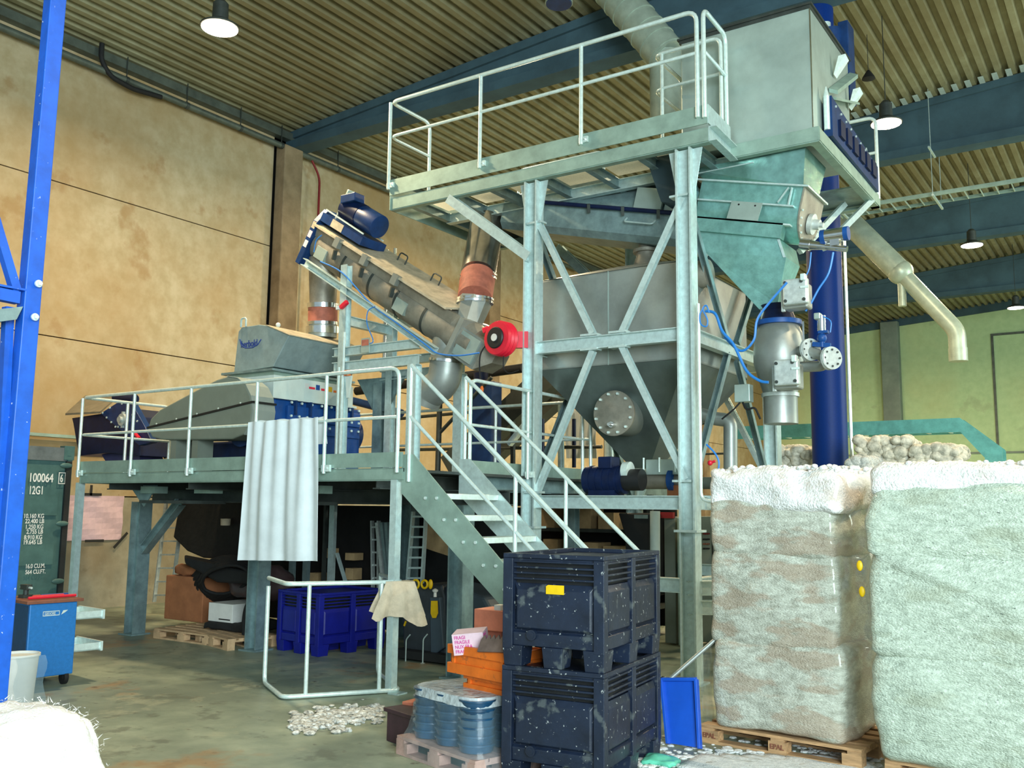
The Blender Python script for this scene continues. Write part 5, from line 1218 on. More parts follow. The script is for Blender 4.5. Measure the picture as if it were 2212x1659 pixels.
# black hoses
t = thing('hose_heap', 'heap of thick black hoses thrown over the cartons under the platform', 'hose', (-10.6, 8.9, .9))
rn = random.Random(4)
for i in range(9):
    pts = [];
    for k in range(26):
        an = k/25*2*math.pi*1.15+i*.5
        px_ = 488+(50+i*3)*math.cos(an)+rn.uniform(-2, 2); py_ = 1252+(30+i*2.5)*math.sin(an)-(8*math.cos(an))
        pts.append(at(px_, py_, Y=8.75+.04*i+.15*math.sin(an)))
    B().tube(pts, .022, 8).done('hose_coil', rubber, t, smooth=60)
B().tube([at(x, y, Y=8.45) for x, y in ((543, 1262), (545, 1290), (532, 1310), (527, 1340), (527, 1368), (530, 1390))], .03, 10, .1).done('hose_end', rubber, t, smooth=60)
tag(B().rbox(-10.75, -9.95, 8.85, 9.5, zb_+.02, zb_+.45, 10, .06, 4, .15, 8).done('dark_bag', mat('brown_black_bag', (.06, .035, .035), .4, 0, .2, 5), smooth=60), 'shiny brown-black bag on the white carton behind the hose coils', 'bag')
b = B().loft([[at(x, y, Y=8.7) for x, y in ((398, 1203), (540, 1235), (542, 1262), (470, 1258), (400, 1218))], [at(x, y, Y=9.3) for x, y in ((398, 1198), (540, 1225), (542, 1262), (470, 1258), (400, 1218))]])
tag(b.done('black_hose_bundle', rubber, bevel=.03), 'thick bundle of black hose lying above the brown bag', 'hose')
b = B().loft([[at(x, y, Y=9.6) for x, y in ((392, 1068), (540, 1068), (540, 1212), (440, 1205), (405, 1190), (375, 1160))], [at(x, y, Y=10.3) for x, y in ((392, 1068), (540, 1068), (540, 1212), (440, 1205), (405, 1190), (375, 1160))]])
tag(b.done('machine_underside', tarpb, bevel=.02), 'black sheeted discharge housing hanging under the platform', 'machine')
q = at(487, 1135, Y=9.5); tag(B().cyl(q, q+V((0, 0, .1)), .07, .075, n=16).done('cup', cream, smooth=40), 'small cream pot on a ledge of the black housing', 'pot')
# ladders
def ladder(label, a0, a1, b0, b1, n, m=cast, r=.022, group=None):
    t = thing('ladder', label, 'ladder', (min(a0.x, b0.x), a0.y, min(a0.z, b0.z)))
    for p, q in ((a0, a1), (b0, b1)): B().bar(p, q, .025, .06, up=(0, 1, 0)).done('side_rail', m, t)
    for k in range(n):
        s = (k+.5)/n; B().bar(a0.lerp(a1, s), b0.lerp(b1, s), .03, .025).done('rung', m, t)
    return t
ladder('long ladder leaning behind the left grey column under the platform', at(333, 1300, Y=9.9), at(361, 1068, Y=9.9), at(370, 1300, Y=9.9), at(398, 1068, Y=9.9), 8, cast)
# ------------------------------------------------------------------ green shipping container
XC = -13.5
t = thing('shipping_container', 'green shipping container with white stencilled numbers by the left wall', 'container', (-14.3, 6, 0))
cy1 = at(161, 972, X=XC).y; czt = at(150, 965, X=XC).z
def cz(px_, py_): return at(px_, py_, X=XC)
B().box(-15.15, XC-.03, 2.2, cy1-.06, .12, czt-.05).done('container_body', contg, t)
b = B().box(XC-.03, XC, 2.2, cy1-.12, czt-.22, czt-.02); b.done('top_rail', mat('faded_container_rail', (.14, .17, .18), .6, .1, .2, 5), t)
B().box(-15.15, XC-.0, 2.2, cy1, .0, .14).done('bottom_rail', contd, t)
B().box(XC-.12, XC+.01, cy1-.16, cy1, czt-.2, czt+.01).box(XC+.01, XC+.015, cy1-.11, cy1-.05, czt-.14, czt-.05).done('corner_casting', contg, t, bevel=.01)
B().box(XC-.1, XC+.0, cy1-.09, cy1-.02, .1, czt-.2).done('corner_post', contg, t)
B().box(XC-.02, XC+.02, cz(141, 1030).y, cz(152, 1030).y, .14, czt-.22).done('door_seal', contd, t, label='black door seal')
# recessed swages on the door
for (ya, yb_, xa_, xb2) in ((1073, 1109, 10, 122), (1178, 1215, 5, 113)):
    p, q = cz(xb2, ya), cz(xb2, yb_)
    B().loft([[(XC-.028, 3.0, p.z), (XC-.028, p.y, p.z), (XC-.028, p.y, q.z), (XC-.028, 3.0, q.z)], [(XC-.005, 3.0, p.z+.0), (XC-.005, p.y+.03, p.z+.03), (XC-.005, p.y+.03, q.z-.03), (XC-.005, 3.0, q.z-.03)]][::-1]).done('swage', contg, t)
for (px_, py_) in ((145, 1006), (136, 1131), (127, 1255)):
    p = cz(px_, py_); B().ball(p+V((.03, -.03, 0)), .1, (.2, 1, .4), 14, 8).done('hinge', contg, t, smooth=60)
def ctext(s, px_, py_, hpx, al='LEFT', sx=.55):
    p = cz(px_, py_); h = cz(px_, py_-hpx).z-p.z
    text(s, h*1.38, markw, t, V((XC+.002, p.y, p.z)), (0, 1, 0), (0, 0, 1), 'stencil', align=al, sx=sx, depth=.001)
ctext('100064', 61, 1040, 19, sx=.72); ctext('6', 129, 1041, 17, sx=.6); ctext('12G1', 61, 1067, 18, sx=.62)
for (s, y, x) in (('10.160 KG', 1119, 95), ('22.400 LB', 1130, 95), ('1.250 KG', 1142, 93.5), ('2.755 LB', 1152.5, 92.5), ('8.910 KG', 1164.5, 91), ('19.645 LB', 1175, 90.5)): ctext(s, x, y, 9.5, 'RIGHT', .8)
ctext('16.0 CU.M.', 54, 1228, 9.5, sx=.75); ctext('564 CU.FT.', 54, 1240.5, 9.5, sx=.75)
p, q = cz(127, 1022), cz(141, 1044)
for (y0, y1, z0, z1) in ((p.y, q.y, p.z, p.z+.012), (p.y, q.y, q.z-.012, q.z), (p.y, p.y+.012, q.z, p.z), (q.y-.012, q.y, q.z, p.z)): B().box(XC, XC+.003, y0, y1, z0, z1).done('number_frame', markw, t)
tag(B().box(-14.6, -13.6, 4.5, cz(40, 940).y-.1, czt+.0, czt+.42).done('orange_crate', mat('terracotta_crate', (.55, .2, .09), .7, 0, .1, 4)), 'terracotta-coloured crate lying on top of the green container', 'crate')
z = at(160, 945, X=-15.1).z
tag(B().bar((-15.05, 4, z), (-15.05, 10.2, z), .15, .05).done('wall_cable_tray', galvg), 'flat cable tray running along the wall above the container', 'cable tray')
# ------------------------------------------------------------------ tool cart
a, c = at(53, 1468, Z=.1), at(157, 1455, Z=.1)
tt_ = (c-a); wC = tt_.length; rzc = math.atan2(tt_.y, tt_.x); dC = .62
t = thing('tool_cart', 'blue tool trolley with brown wooden top and open drawers beside the container', 'tool trolley', (a.x, a.y, 0), None, rzc)
hC = at(168, 1292, Y=c.y).z
B().box(0, wC, 0, dC, .1, hC-.03).done('cart_body', cartb, t, local=True, bevel=.01)
B().box(-.006, .0, .02, dC-.02, .12, hC-.05).done('side_panel', cartd, t, local=True)  # darker copy of the cart blue, the side's shade put into colour
B().box(-.04, wC+.05, -.03, dC+.03, hC-.03, hC).done('wooden_top', mahog, t, local=True, bevel=.004)
for zz_ in (.62, .30):
    d = thing  # noqa
    dr_ = None
    dr = B().box(wC, wC+.30, .05, dC-.05, zz_, zz_+.012).box(wC, wC+.30, .05, .062, zz_, zz_+.075).box(wC, wC+.30, dC-.062, dC-.05, zz_, zz_+.075).box(wC+.288, wC+.31, .03, dC-.03, zz_-.01, zz_+.085).done('drawer', galvb, t, local=True)
    B().box(wC+.311, wC+.322, .12, dC-.12, zz_+.03, zz_+.05).done('handle', shiny, dr, local=True)
for x in (.06, wC-.06):
    for y in (.06, dC-.06):
        B().cyl((x-.02, y, .07), (x+.02, y, .07), .07, n=22).cyl((x-.024, y, .07), (x+.024, y, .07), .03, n=14).done('wheel', rubber, t, local=True, smooth=40)
        B().box(x-.03, x+.03, y-.03, y+.03, .1, .115).done('caster_plate', galv, t, local=True)
lg = [(.13+.0, hC-.15)]
b = B().box(wC*.28, wC*.62, -.004, 0, hC-.155, hC-.148).box(wC*.28, wC*.62, -.004, 0, hC-.115, hC-.108).box(wC*.275, wC*.285, -.004, 0, hC-.155, hC-.108).box(wC*.615, wC*.625, -.004, 0, hC-.155, hC-.108)
b.done('logo_frame', whitep, t, local=True)
tx = text('GEDORE', .034, whitep, t, V((0, 0, 0))+WL[t.name], (1, 0, 0), (0, 0, 1), 'logo_lettering', .001, sx=.8); tx.location = (wC*.31, -.003, hC-.144)
B().prism([(wC*.66, -.004, hC-.15), (wC*.70, -.004, hC-.11), (wC*.80, -.004, hC-.108), (wC*.74, -.004, hC-.13)], (0, .003, 0)).done('logo_emblem', whitep, t, local=True)
def oncart(x, y, z=0): return WL[t.name]+V((x*math.cos(rzc)-y*math.sin(rzc), x*math.sin(rzc)+y*math.cos(rzc), hC+z))
tc_ = WL[t.name]
vv = thing('vise', 'small metal vise standing on the tool trolley', 'vise', oncart(.12, .4))
q = oncart(.12, .4)
B().box(q.x-.05, q.x+.05, q.y-.05, q.y+.05, q.z, q.z+.03).cyl(q+V((0, 0, .03)), q+V((0, 0, .09)), .025).box(q.x-.06, q.x+.06, q.y-.03, q.y+.03, q.z+.08, q.z+.13).done('vise_body', greyd, vv); B().cyl(q+V((-.1, 0, .1)), q+V((.1, 0, .1)), .012, n=10).done('screw_handle', galvb, vv)
for i, (x0, y0, x1, y1, m_, lb) in enumerate(((.02, .1, .5, .12, red, 'nearest red screwdriver-like tool on the trolley top'), (.1, .2, .42, .22, red, 'red tool behind the nearest one on the trolley top'), (.22, .28, .5, .3, bluem, 'blue-handled tool on the trolley top'))):
    tag(B().tube([oncart(x0, y0, .02), oncart(x1, y1, .02)], .014, 8).done('hand_tool', m_, smooth=40), lb, 'tool')
# ------------------------------------------------------------------ blue storage rack
XK = -5.42
def rk(x, y, X=XK): return at(x, y, X=X)
top_, bot_ = rk(131, -30), rk(0, 1500); dd = (top_-bot_).normalized(); bot_ = bot_-dd*(bot_.z/dd.z)
t = thing('storage_rack', 'tall bright blue storage rack upright with bolts and speckled edge at the left', 'rack', (bot_.x, bot_.y, 0))
wR = rk(148, 0).y-rk(113, 0).y
B().bar(bot_-V((.05, 0, 0)), top_-V((.05, 0, 0)), wR, .085, up=(1, 0, 0)).done('upright', bluer, t, bevel=.006)
c0_ = rk(20, 560)
B().bar(rk(44, 628)-V((.05, 0, 0)), rk(-45, 330)-V((.05, 0, 0)), .05, .05).done('brace', bluer, t)
B().bar(rk(48, 642)-V((.05, 0, 0)), rk(-60, 620)-V((.05, 0, 0)), .06, .07).done('cross_bar', bluer, t)
B().bar(rk(58, 626)-V((.05, 0, 0)), rk(-60, 604)-V((.05, 0, 0)), .09, .012).done('top_plate', bluer, t)
B().bar(rk(36, 660)-V((.09, 0, 0)), rk(5, 1330)-V((.09, 0, 0)), .05, .05, up=(1, 0, 0)).done('inner_upright', bluer, t)
B().prism([rk(-40, 672), rk(50, 662), rk(36, 690), rk(-40, 700)], (-.4, 0, 0)).done('shelf', galvd, t)
for (px_, py_) in ((82, 613), (74, 685)):
    p = rk(px_, py_); B().cyl(p, p+V((.012, 0, 0)), .022, n=20).cyl(p+V((.012, 0, 0)), p+V((.03, 0, 0)), .014, n=6).done('bolt', galvb, t, smooth=30)
# white bin with plastic sheet, fluffy bag
q = at(32, 1530, Y=4.45); cx_, cy_ = q.x, q.y
zt2 = at(32, 1410, Y=4.45).z
t = thing('waste_bin', 'white round bin with a clear plastic bag hanging out, in front of the tool trolley', 'bin', (cx_, cy_, 0))
B().lathe([(.12, 0), (.155, zt2), (.165, zt2), (.165, zt2-.02), (.14, zt2-.02)], (cx_, cy_, 0), 32).done('bin_body', white, t, smooth=40)
g = [[V((cx_+.17+.02*math.sin(j*1.3)+.05*(j/9), cy_-.12+.05*i+.01*math.sin(j), zt2-.01-.055*j)) for i in range(6)] for j in range(9)]
B().sheet(g, .002).done('bag', film, t, smooth=60)
q = at(10, 1525, Y=2.75)
b = B().rbox(q.x-.45, q.x+.32, 2.3, 3.15, 0, q.z-.02, 26, .05, 4, .22, 12, .05)
rn = random.Random(9); b.bm.verts.ensure_lookup_table()
src = [v.co.copy() for v in b.bm.verts]
for i in range(2600):
    p = rn.choice(src)+V((rn.uniform(-.03, .03), rn.uniform(-.03, .03), rn.uniform(-.02, .03)))
    d = V((rn.uniform(-1, 1), rn.uniform(-1, 1), rn.uniform(-.2, 1))).normalized()*rn.uniform(.015, .045); s = V((rn.uniform(-1, 1), rn.uniform(-1, 1), rn.uniform(-1, 1))).normalized()*.0025
    b.f([b.v(p-s), b.v(p+s), b.v(p+d)])
tag(b.done('fluffy_bale', mat('white_fibre', (.97, .97, .95), .9, 0, .03, 12, .3, 60), smooth=180, fix=False), 'white fluffy fibre bale at the bottom left corner of the photo', 'bale')
# ------------------------------------------------------------------ floor scrubber
Ysc = 8.95
def sq_(x, y, Y=Ysc): return at(x, y, Y=Y)
scr = thing('floor_scrubber', 'dark floor scrubbing machine with yellow levers parked under the staircase', 'cleaning machine', (-6.8, 9.2, 0))
drk = mat('scrubber_dark_plastic', (.035, .045, .055), .45, 0, .2, 5)
B().prism([sq_(*p) for p in ((872, 1425), (868, 1340), (878, 1282), (905, 1262), (955, 1262), (962, 1290), (965, 1440))], (0, .55, 0)).done('body', drk, scr, bevel=.03)
B().prism([sq_(*p) for p in ((1010, 1278), (1045, 1290), (1068, 1330), (1070, 1400), (1015, 1410), (960, 1400), (960, 1262))], (0, .6, 0)).done('tank', mat('tank_blue_grey', (.05, .075, .10), .4, 0, .1, 5), scr, bevel=.04)
B().prism([sq_(*p, 8.9) for p in ((928, 1290), (950, 1290), (958, 1400), (930, 1420))], (0, .08, 0)).done('front_panel', MATS['tank_blue_grey'], scr, bevel=.01)
B().box(sq_(865, 1432).x, sq_(985, 1432).x, 8.8, 9.5, .03, .12).done('squeegee', black, scr)
for (px_, r__) in ((898, .05), (917, .045)):
    p = sq_(px_, 1262, 8.85); B().tube([p+V((r__*math.cos(k*math.pi/8), 0, r__*math.sin(k*math.pi/8))) for k in range(16)], .014, 8, closed=True).done('lever', yellow, scr, smooth=60)
p = sq_(930, 1262, 8.85); B().ball(p, .045, (.7, .5, 1.3)).done('lever', yellow, scr, smooth=60)
p = sq_(940, 1280, 8.85); B().lathe([(.02, -.05), (.018, 0), (.035, .015), (.035, .03), (.01, .045)], p, 16).done('knob', white, scr, smooth=50)
B().prism([sq_(*p, 8.87) for p in ((931, 1298), (944, 1298), (945, 1325), (941, 1335), (934, 1335), (930, 1325))], (0, .012, 0)).done('yellow_plate', yellow, scr)
B().bar(sq_(873, 1352, 8.87), sq_(877, 1342, 8.87), .012, .02).done('latch', yellow, scr)
for px_ in (876, 913):
    p = sq_(px_, 1438, 8.8); B().cyl(p-V((.015, 0, 0)), p+V((.015, 0, 0)), .035, n=18).done('caster', cast, scr, smooth=40)
    B().tube([p+V((0, 0, .03)), p+V((0, 0, .3)), p+V((.06, 0, .36))], .008, 6, .03).done('caster_fork', galv, scr)
# background ladders and profiles between the column and the scrubber
ladder('leaning aluminium ladder right of the slender stair post', at(880, 1260, Y=10.0), at(893, 1105, Y=10.0), at(912, 1260, Y=10.0), at(921, 1105, Y=10.0), 7, galvb)
ladder('narrow ladder standing just right of the grey column behind the blue bin', at(806, 1290, Y=10.3), at(804, 1125, Y=10.3), at(818, 1290, Y=10.3), at(818, 1125, Y=10.3), 6, cast)
for i, (xa_, xb2) in enumerate(((818, 832), (828, 842), (838, 848))):
    tag(B().ch(at(xb2, 1262, Y=10.05), at(xa_, 1128, Y=10.05), .05, .05, .006, up=(0, 1, 0)).done('steel_profile', galvd if i else cast), ('leftmost', 'middle', 'rightmost')[i]+' of three upright metal profiles leaning behind the slender stair post', 'profile')
g = [[at(918+i*6.5*(1+.02*j), 1112+j*9+i*(2.5 if j > 4 else 0), Y=10.2+.02*math.sin(i*1.5+j)) for i in range(8)] for j in range(9)]
tag(B().sheet(g, .006).done('hanging_cardboard', card2, smooth=60), 'tan cardboard sheet hanging behind the staircase stringer', 'cardboard')
tag(B().box(at(920, 1200, Y=10.8).x, at(968, 1200, Y=10.8).x, 10.8, 11.3, at(920, 1245, Y=10.8).z, at(920, 1175, Y=10.8).z).done('tan_carton', card2, bevel=.01), 'tan carton standing on the dark shelf behind the scrubber', 'box')
# ------------------------------------------------------------------ behind the platform and the tower
t = thing('rear_walkway', 'low walkway edge with toe board running back behind the left tower column', 'walkway', (-6.4, 11, 0))
XW = -6.36
B().box(XW-.006, XW+.006, 8.6, 14.2, 2.15, 2.32).done('toe_board', galvg, t)
B().ch((XW, 8.6, 2.06), (XW, 14.2, 2.06), -.07, .17).done('edge_beam', galvd, t)
B().box(XW-1.6, XW, 10.95, 14.2, 2.12, 2.15).done('deck', greyd, t)
for y in (11.2, 13.9): B().ib((XW-.2, y, 0), (XW-.2, y, 1.97), .14, .14, .012, up=(0, 1, 0)).done('column', galvd, t)
railing('guard_rail', 'distant thin railing seen through the tower frame left of the silo tip', [(-7.9, 14.6), (-5.6, 14.6)], [(-7.2, 14.6), (-6.4, 14.6)], 3.2, 2.7, 2.15, r=.022, mt=greyd)
# inclined dark conveyor band
def P(x, y, Y): return at(x, y, Y=Y)
t = thing('inclined_conveyor', 'dark grey inclined conveyor rising to the right behind the staircase', 'conveyor', (-9, 13, 1.9))
for k, (Y_, x0, y0, x1, y1, wd) in enumerate(((13.0, 975, 1010, 1235, 772, .42), (13.9, 1030, 1010, 1262, 800, .36))):
    a, c = P(x0, y0, Y_), P(x1, y1, Y_)
    B().bar(a, c, .3, wd).done('conveyor_frame', mat('dark_green_grey_%d' % k, (.05, .06, .05), .55, .1, .15, 5), t)
B().bar(P(1100, 960, 12.6), P(1145, 905, 12.6), .1, .08).done('drive_cover', galvb, t)
for px_, py_ in ((1066, 920), (1066, 934), (1050, 933)):
    p = P(px_, py_, 12.7); B().ball(p, .045).done('roller_end', whitep, t, smooth=60)
B().bar(P(1108, 835, 12.9), P(1108, 1005, 12.9), .06, .06, up=(0, 1, 0)).done('post', greyd, t)
t = thing('blue_machine', 'dark blue machine housing standing behind the stair handrails', 'machine', P(1040, 1000, 12.2))
a, c = P(1016, 960, 12.2), P(1062, 822, 12.2)
B().box(a.x, c.x, 12.2, 12.5, 0, c.z).done('housing', bluep, t, bevel=.02)
B().cyl(P(1039, 822, 12.5), P(1039, 806, 12.5), .12, n=20).done('motor_body', navy, t, smooth=40)
# poles and pipes against the left wall behind the platform
for i, (pts, r_, m_, nm, lb) in enumerate((
        ([(770, 845, 13.2), (1130, 795, 13.2)], .08, rubber, 'dark_pipe', 'upper dark horizontal pipe behind the conveyor support frame'),
        ([(762, 866, 12.4), (868, 893, 12.4)], .07, bluep, 'blue_pipe', 'dark blue pipe behind the platform railing left of the stairs'),
        ([(858, 905, 13.6), (1125, 880, 13.6)], .03, greyd, 'dark_pipe', 'thin brown horizontal bar seen behind the upper stair handrail'),
        ([(850, 972, 13.6), (1300, 965, 13.6)], .03, greyd, 'dark_pipe', 'low thin horizontal bar just above the platform deck behind the stairs'),
        ([(938, 1268, 12.0), (950, 868, 12.0)], .045, greyd, 'dark_post', 'thin dark post under the wide steel outlet pipe'),
        ([(950, 935, 12.0), (1062, 815, 12.0)], .03, greyd, 'dark_brace', 'thin dark diagonal brace rising from the dark post'),
        ([(1170, 905, 13.2), (1170, 1000, 13.2)], .05, navy, 'dark_post', 'short dark post just right of the left tower column'),
        ([(1212, 870, 12.4), (1212, 1040, 12.4)], .05, galvd, 'steel_post', 'slender grey post behind the left crossed brace'),
        ([(1240, 905, 14.0), (1240, 1010, 14.0)], .035, navy, 'dark_post', 'dark post left of the white curtain'))):
    tag(B().tube([P(x, y, Y_) for x, y, Y_ in pts], r_, 12).done(nm, m_, smooth=40), lb, 'pipe' if 'pipe' in nm else 'post')
g = [[P(1222+i*6+1.5*math.sin(j), 886+j*13, 15+.06*math.sin(i*2.2)) for i in range(12)] for j in range(9)]
tag(B().sheet(g, .004).done('white_curtain', tarpm, smooth=60), 'white strip curtain hanging far behind the left half of the silo cone', 'curtain')
tag(B().box(-7.75, -6.5, 15.4, 15.5, 2.2, 2.9).done('partition_board', whitep), 'white board seen low behind the inclined conveyor', 'board')
tag(B().tube([at(1316, 915, Y=11.8), at(1316, 1000, Y=11.8)], .07, 14).done('vertical_duct', galvb, smooth=40), 'bright vertical pipe piece below the manhole behind the silo cone', 'pipe')
# dark backing added as shade, and shelves under the platform and behind the stairs
tag(B().box(-11.9, -7.0, 10.62, 10.66, .03, 1.80).done('black_sheet_and_shade', tarpb), 'black sheet added as shade at the back under the low platform', 'sheeting')  # added sheet, stands in for the deep shade under the platform
for i, (px_, w_, m_) in enumerate(((637, .09, galvd), (668, .10, galvd), (722, .10, galv), (703, .04, greyd))):
    x = at(px_, 1200, Y=10.2).x
    tag(B().ch((x, 10.2, .0), (x, 10.2, 1.9), w_, .06, .008, up=(0, 1, 0)).done('shelf_post', m_), ('leftmost', 'second', 'rightmost bright', 'thin dark')[i]+' upright shelf post behind the blue pallet bin', 'post')
tag(B().bar(at(728, 1195, Y=10.1), at(748, 1262, Y=10.1), .05, .03).done('slanting_bar', galv), 'slanting flat bar above the blue pallet bin', 'bar')
for i, (x0, x1, y0, y1) in enumerate(((745, 765, 1195, 1210), (668, 686, 1238, 1262), (745, 762, 1228, 1252), (700, 712, 1185, 1205))):
    a, c = at(x0, y1, Y=10.4), at(x1, y0, Y=10.4)
    tag(B().box(a.x, c.x, 10.4, 10.6, a.z, c.z).done('carton', card2, bevel=.005), 'small tan carton on the dark shelves behind the blue pallet bin', 'box', 'small cartons behind the blue bin')
t = thing('storage_shelf', 'dark shelving with brown cartons under the walkway behind the staircase', 'shelf', (-7, 12.9, 0))
B().box(-8.6, -5.9, 13.1, 13.14, .1, 2.0).done('shade_panel', tarpb, t)  # dark sheet added behind the shelves as shade
for z in (.45, .98, 1.5): B().box(-8.6, -5.9, 12.35, 13.1, z-.05, z).done('shelf_board', greyd, t)
for x in (-8.55, -7.3, -5.95): B().box(x-.04, x+.04, 12.3, 12.36, 0, 2.0).done('upright', greyd, t)
first = None
for i, (x, z, w_, h_) in enumerate(((-8.35, 1.0, .28, .3), (-8.0, 1.0, .3, .26), (-7.65, 1.0, .26, .33), (-7.0, 1.0, .34, .3), (-6.6, 1.0, .3, .26), (-7.1, 1.5, .3, .3), (-7.75, 1.5, .34, .28), (-6.7, 1.5, .26, .24), (-8.2, .45, .36, .3), (-7.6, .45, .34, .34), (-6.9, .45, .36, .3))):
    tag(B().box(x-w_/2, x+w_/2, 12.4, 12.8, z, z+h_).done('carton', card2, bevel=.005), 'brown carton on the dark shelving behind the staircase', 'box', 'cartons on the dark shelving')
a, c = at(1340, 1195, Y=11.6), at(1404, 1108, Y=11.6)
t = thing('dark_machine', 'black machine housing below the tower beam behind the staircase', 'machine', (a.x, 11.8, 0))
B().prism([at(1335, 1108, Y=11.6), at(1404, 1108, Y=11.6), at(1404, 1290, Y=11.6), at(1352, 1290, Y=11.6), at(1350, 1160, Y=11.6)], (0, .5, 0)).done('housing', black, t, bevel=.02)
B().box(at(1372, 1125, Y=11.6).x, at(1400, 1125, Y=11.6).x, 11.57, 11.6, at(1380, 1120, Y=11.6).z, at(1380, 1112, Y=11.6).z).done('panel', galvd, t)
tag(B().cyl(at(1415, 1300, Y=11.3), at(1415, 1104, Y=11.3), .065, n=20).done('white_pipe', whitep, smooth=40), 'white upright pipe right of the black machine below the tower beam', 'pipe')
# control cabinets
def cabinet(label, x0, x1, Yc, ytop, m_):
    a, c = at(x0, ytop, Y=Yc), at(x1, ytop, Y=Yc)
    t = thing('control_cabinet', label, 'cabinet', ((a.x+c.x)/2, Yc+.2, 0))
    B().box(a.x, c.x, Yc, Yc+.45, .02, a.z).done('cabinet_body', m_, t, bevel=.01); return t, a, c
t, a, c = cabinet('dark grey narrow cabinet with a red part on top left of the right tower column', 1434, 1458, 12.0, 1116, greyp)
B().box(a.x-.02, c.x, 11.93, 12.0, a.z-.02, a.z+.06).done('red_part', redd, t)
t, a, c = cabinet('pale cabinet strip directly left of the right tower column', 1462, 1471, 11.9, 1118, galvg)
cabm = mat('cabinet_grey', (.22, .24, .19), .5, 0, .05, 4)
t, a, c = cabinet('grey control cabinet with rows of indicator buttons right of the tower column', 1512, 1566, 12.4, 1115, cabm)
B().box((a.x+c.x)/2-.006, (a.x+c.x)/2+.006, 12.385, 12.4, .1, a.z-.03).done('door_gap', markk, t)
for r_, (py_, m_) in enumerate(((1153, redd), (1165, markk), (1175, mahog), (1185, markk))):
    for k in range(4): p = at(1520+3.6*k, py_, Y=12.38); B().cyl(p+V((0, .02, 0)), p-V((0, .012, 0)), .011, n=8).done('button', m_, t)
for r_, (py_, m_) in enumerate(((1153, redd), (1164, yellow), (1173, markk), (1183, markk))):
    for k in range(3): p = at(1549+3.4*k, py_, Y=12.38); B().cyl(p+V((0, .02, 0)), p-V((0, .012, 0)), .011, n=8).done('button', m_, t)
for px_, py_ in ((1527, 1225), (1553, 1195)):
    p = at(px_, py_, Y=12.36); B().bar(p+V((-.05, 0, .02)), p+V((.05, 0, -.02)), .03, .025).done('door_handle', redd, t)
# pipes and hoses round the foot of the right tower column
t = thing('pipe_bundle', 'row of short black pipe ends with a blue valve handle right of the tower column', 'pipe', at(1560, 1100, Y=9.9))
for i in range(3):
    p = at(1548+9*i, 1104, Y=9.9); B().cyl(p, p+V((-.02, .35, .02)), .03, n=14).done('pipe_end', black, t, smooth=40)
p = at(1555, 1090, Y=9.85); B().bar(p-V((.09, 0, 0)), p+V((.09, 0, 0)), .04, .035).done('valve_handle', mat('cyan_handle', (.02, .40, .75), .4, 0, .05, 5), t)
B().bar(at(1520, 1075, Y=9.9), at(1572, 1077, Y=9.9), .05, .05).done('bracket', galv, t)
q = at(1534, 1000, Y=9.9); tag(B().ball(q, .03).cyl(q, q+V((.06, 0, .02)), .015).done('red_valve', red, smooth=50), 'tiny red valve beside the air pipe near the right tower column', 'valve')
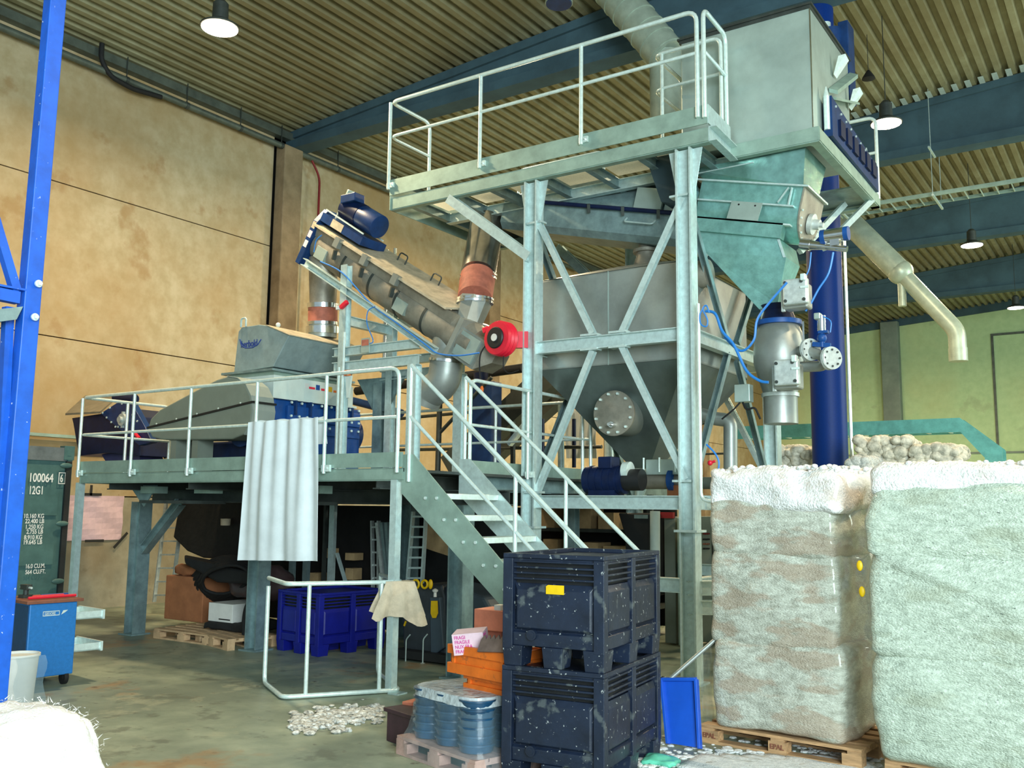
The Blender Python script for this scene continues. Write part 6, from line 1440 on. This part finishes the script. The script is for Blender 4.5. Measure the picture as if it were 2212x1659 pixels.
# ------------------------------------------------------------------ cream bales and teal tray in the back at the right
def lump(name, label, x0, x1, y0, y1, z0, z1, seed, m=farb):
    b = B().rbox(x0, x1, y0, y1, z0, z1, 10, .03, 4, .1, seed); rn = random.Random(seed)
    for k in range(150):
        f = rn.random()
        if f < .55: p = V((rn.uniform(x0, x1), y0+.02, rn.uniform(z0, z1)))
        elif f < .85: p = V((rn.uniform(x0, x1), rn.uniform(y0, y1), z1-.02))
        else: p = V((x1-.02, rn.uniform(y0, y1), rn.uniform(z0, z1)))
        b.ball(p, rn.uniform(.05, .10), (1.1, 1, .9), 8, 6)
    return tag(b.done(name, m, smooth=180), label, 'bale', None)
Yb = 13.0
def bx(x): return at(x, 1000, Y=Yb).x
for i, (xa_, xb2, zt_, Y0, lb) in enumerate(((1660, 1752, 2.74, 14.3, 'cream bale of rolled film left of the blue column, topmost'), (1852, 1962, 2.74, 13.0, 'tall cream wired bale just right of the blue column'), (1966, 2068, 2.62, 13.0, 'lower cream bale at the right end of the back row'), (1835, 1875, 2.45, 12.4, 'small whitish bundle leaning at the foot of the blue column'))):
    x0, x1 = at(xa_, 1000, Y=Y0).x, at(xb2, 1000, Y=Y0).x
    lump('film_bale', lb, x0, x1, Y0, Y0+.8, 1.85, zt_, 20+i, farb if i < 3 else fluffd)
    b = B().rbox(x0, x1, Y0, Y0+.8, 0, 1.84, 8, .03, 3, .08, i); tag(b.done('film_bale', farb, smooth=180), lb.replace('topmost', 'bottommost').replace('cream', 'hidden lower cream', 1) if i != 3 else 'lower part of the whitish bundles beside the blue column', 'bale')
t = thing('cable_tray_bridge', 'teal galvanised cable tray bridge crossing behind the bales and bending down', 'cable tray', (-2.2, 16, 0))
pts = [(-6.0, 3.12), (-2.42, 3.12), (-1.98, 2.72), (-1.98, .0)]
for y in (15.85, 16.25):
    for (x0, z0), (x1, z1) in zip(pts, pts[1:]):
        if x0 == x1: B().box(x0-.12, x0+.12, y-.014, y+.014, z1, z0+.02).done('side_plate', tealtray, t)
        else: B().prism([(x0, y-.01, z0-.1), (x0, y-.01, z0+.12), (x1 if z1 == z0 else x1+.12, y-.01, z1+.12 if z1 == z0 else z1+.03), (x1 if z1 == z0 else x1-.12, y-.01, z1-.1)], (0, .02, 0)).done('side_plate', tealtray, t)
for i in range(11): x = -5.8+.32*i; B().box(x-.02, x+.02, 15.86, 16.24, 3.03, 3.06).done('rung', galvb, t)
# ------------------------------------------------------------------ daylight and view
w = bpy.data.worlds.new('sky'); S.world = w; w.use_nodes = True
bg = w.node_tree.nodes['Background']; bg.inputs[0].default_value = (.72, .93, 1, 1); bg.inputs[1].default_value = WORLD
def area(loc, to, size, e, col, sy=None):
    l = bpy.data.lights.new('daylight_and_fill', 'AREA'); l.energy = e; l.color = col; l.size = size
    if sy: l.shape = 'RECTANGLE'; l.size_y = sy
    o = bpy.data.objects.new('gate_and_fill_light', l); o.location = loc
    o.rotation_euler = (V(to)-V(loc)).to_track_quat('-Z', 'Y').to_euler(); COL.objects.link(o)
area((6.5, -3.5, 4.5), (-4, 9, 3), 7, GATE, (.80, .97, 1), 6)
area((9, 22, 6), (-4, 24, 6), 8, GATE*.45, (.85, 1, .85), 6)  # unseen green-tinted fill, added to brighten the back wall; no gate here
vs = S.view_settings; S.display_settings.display_device = 'sRGB'
vs.view_transform = 'Standard'; vs.look = 'None'; vs.gamma = 1; vs.exposure = EXPO; vs.use_curve_mapping = False
S.cycles.max_bounces = 6; S.cycles.use_denoising = True
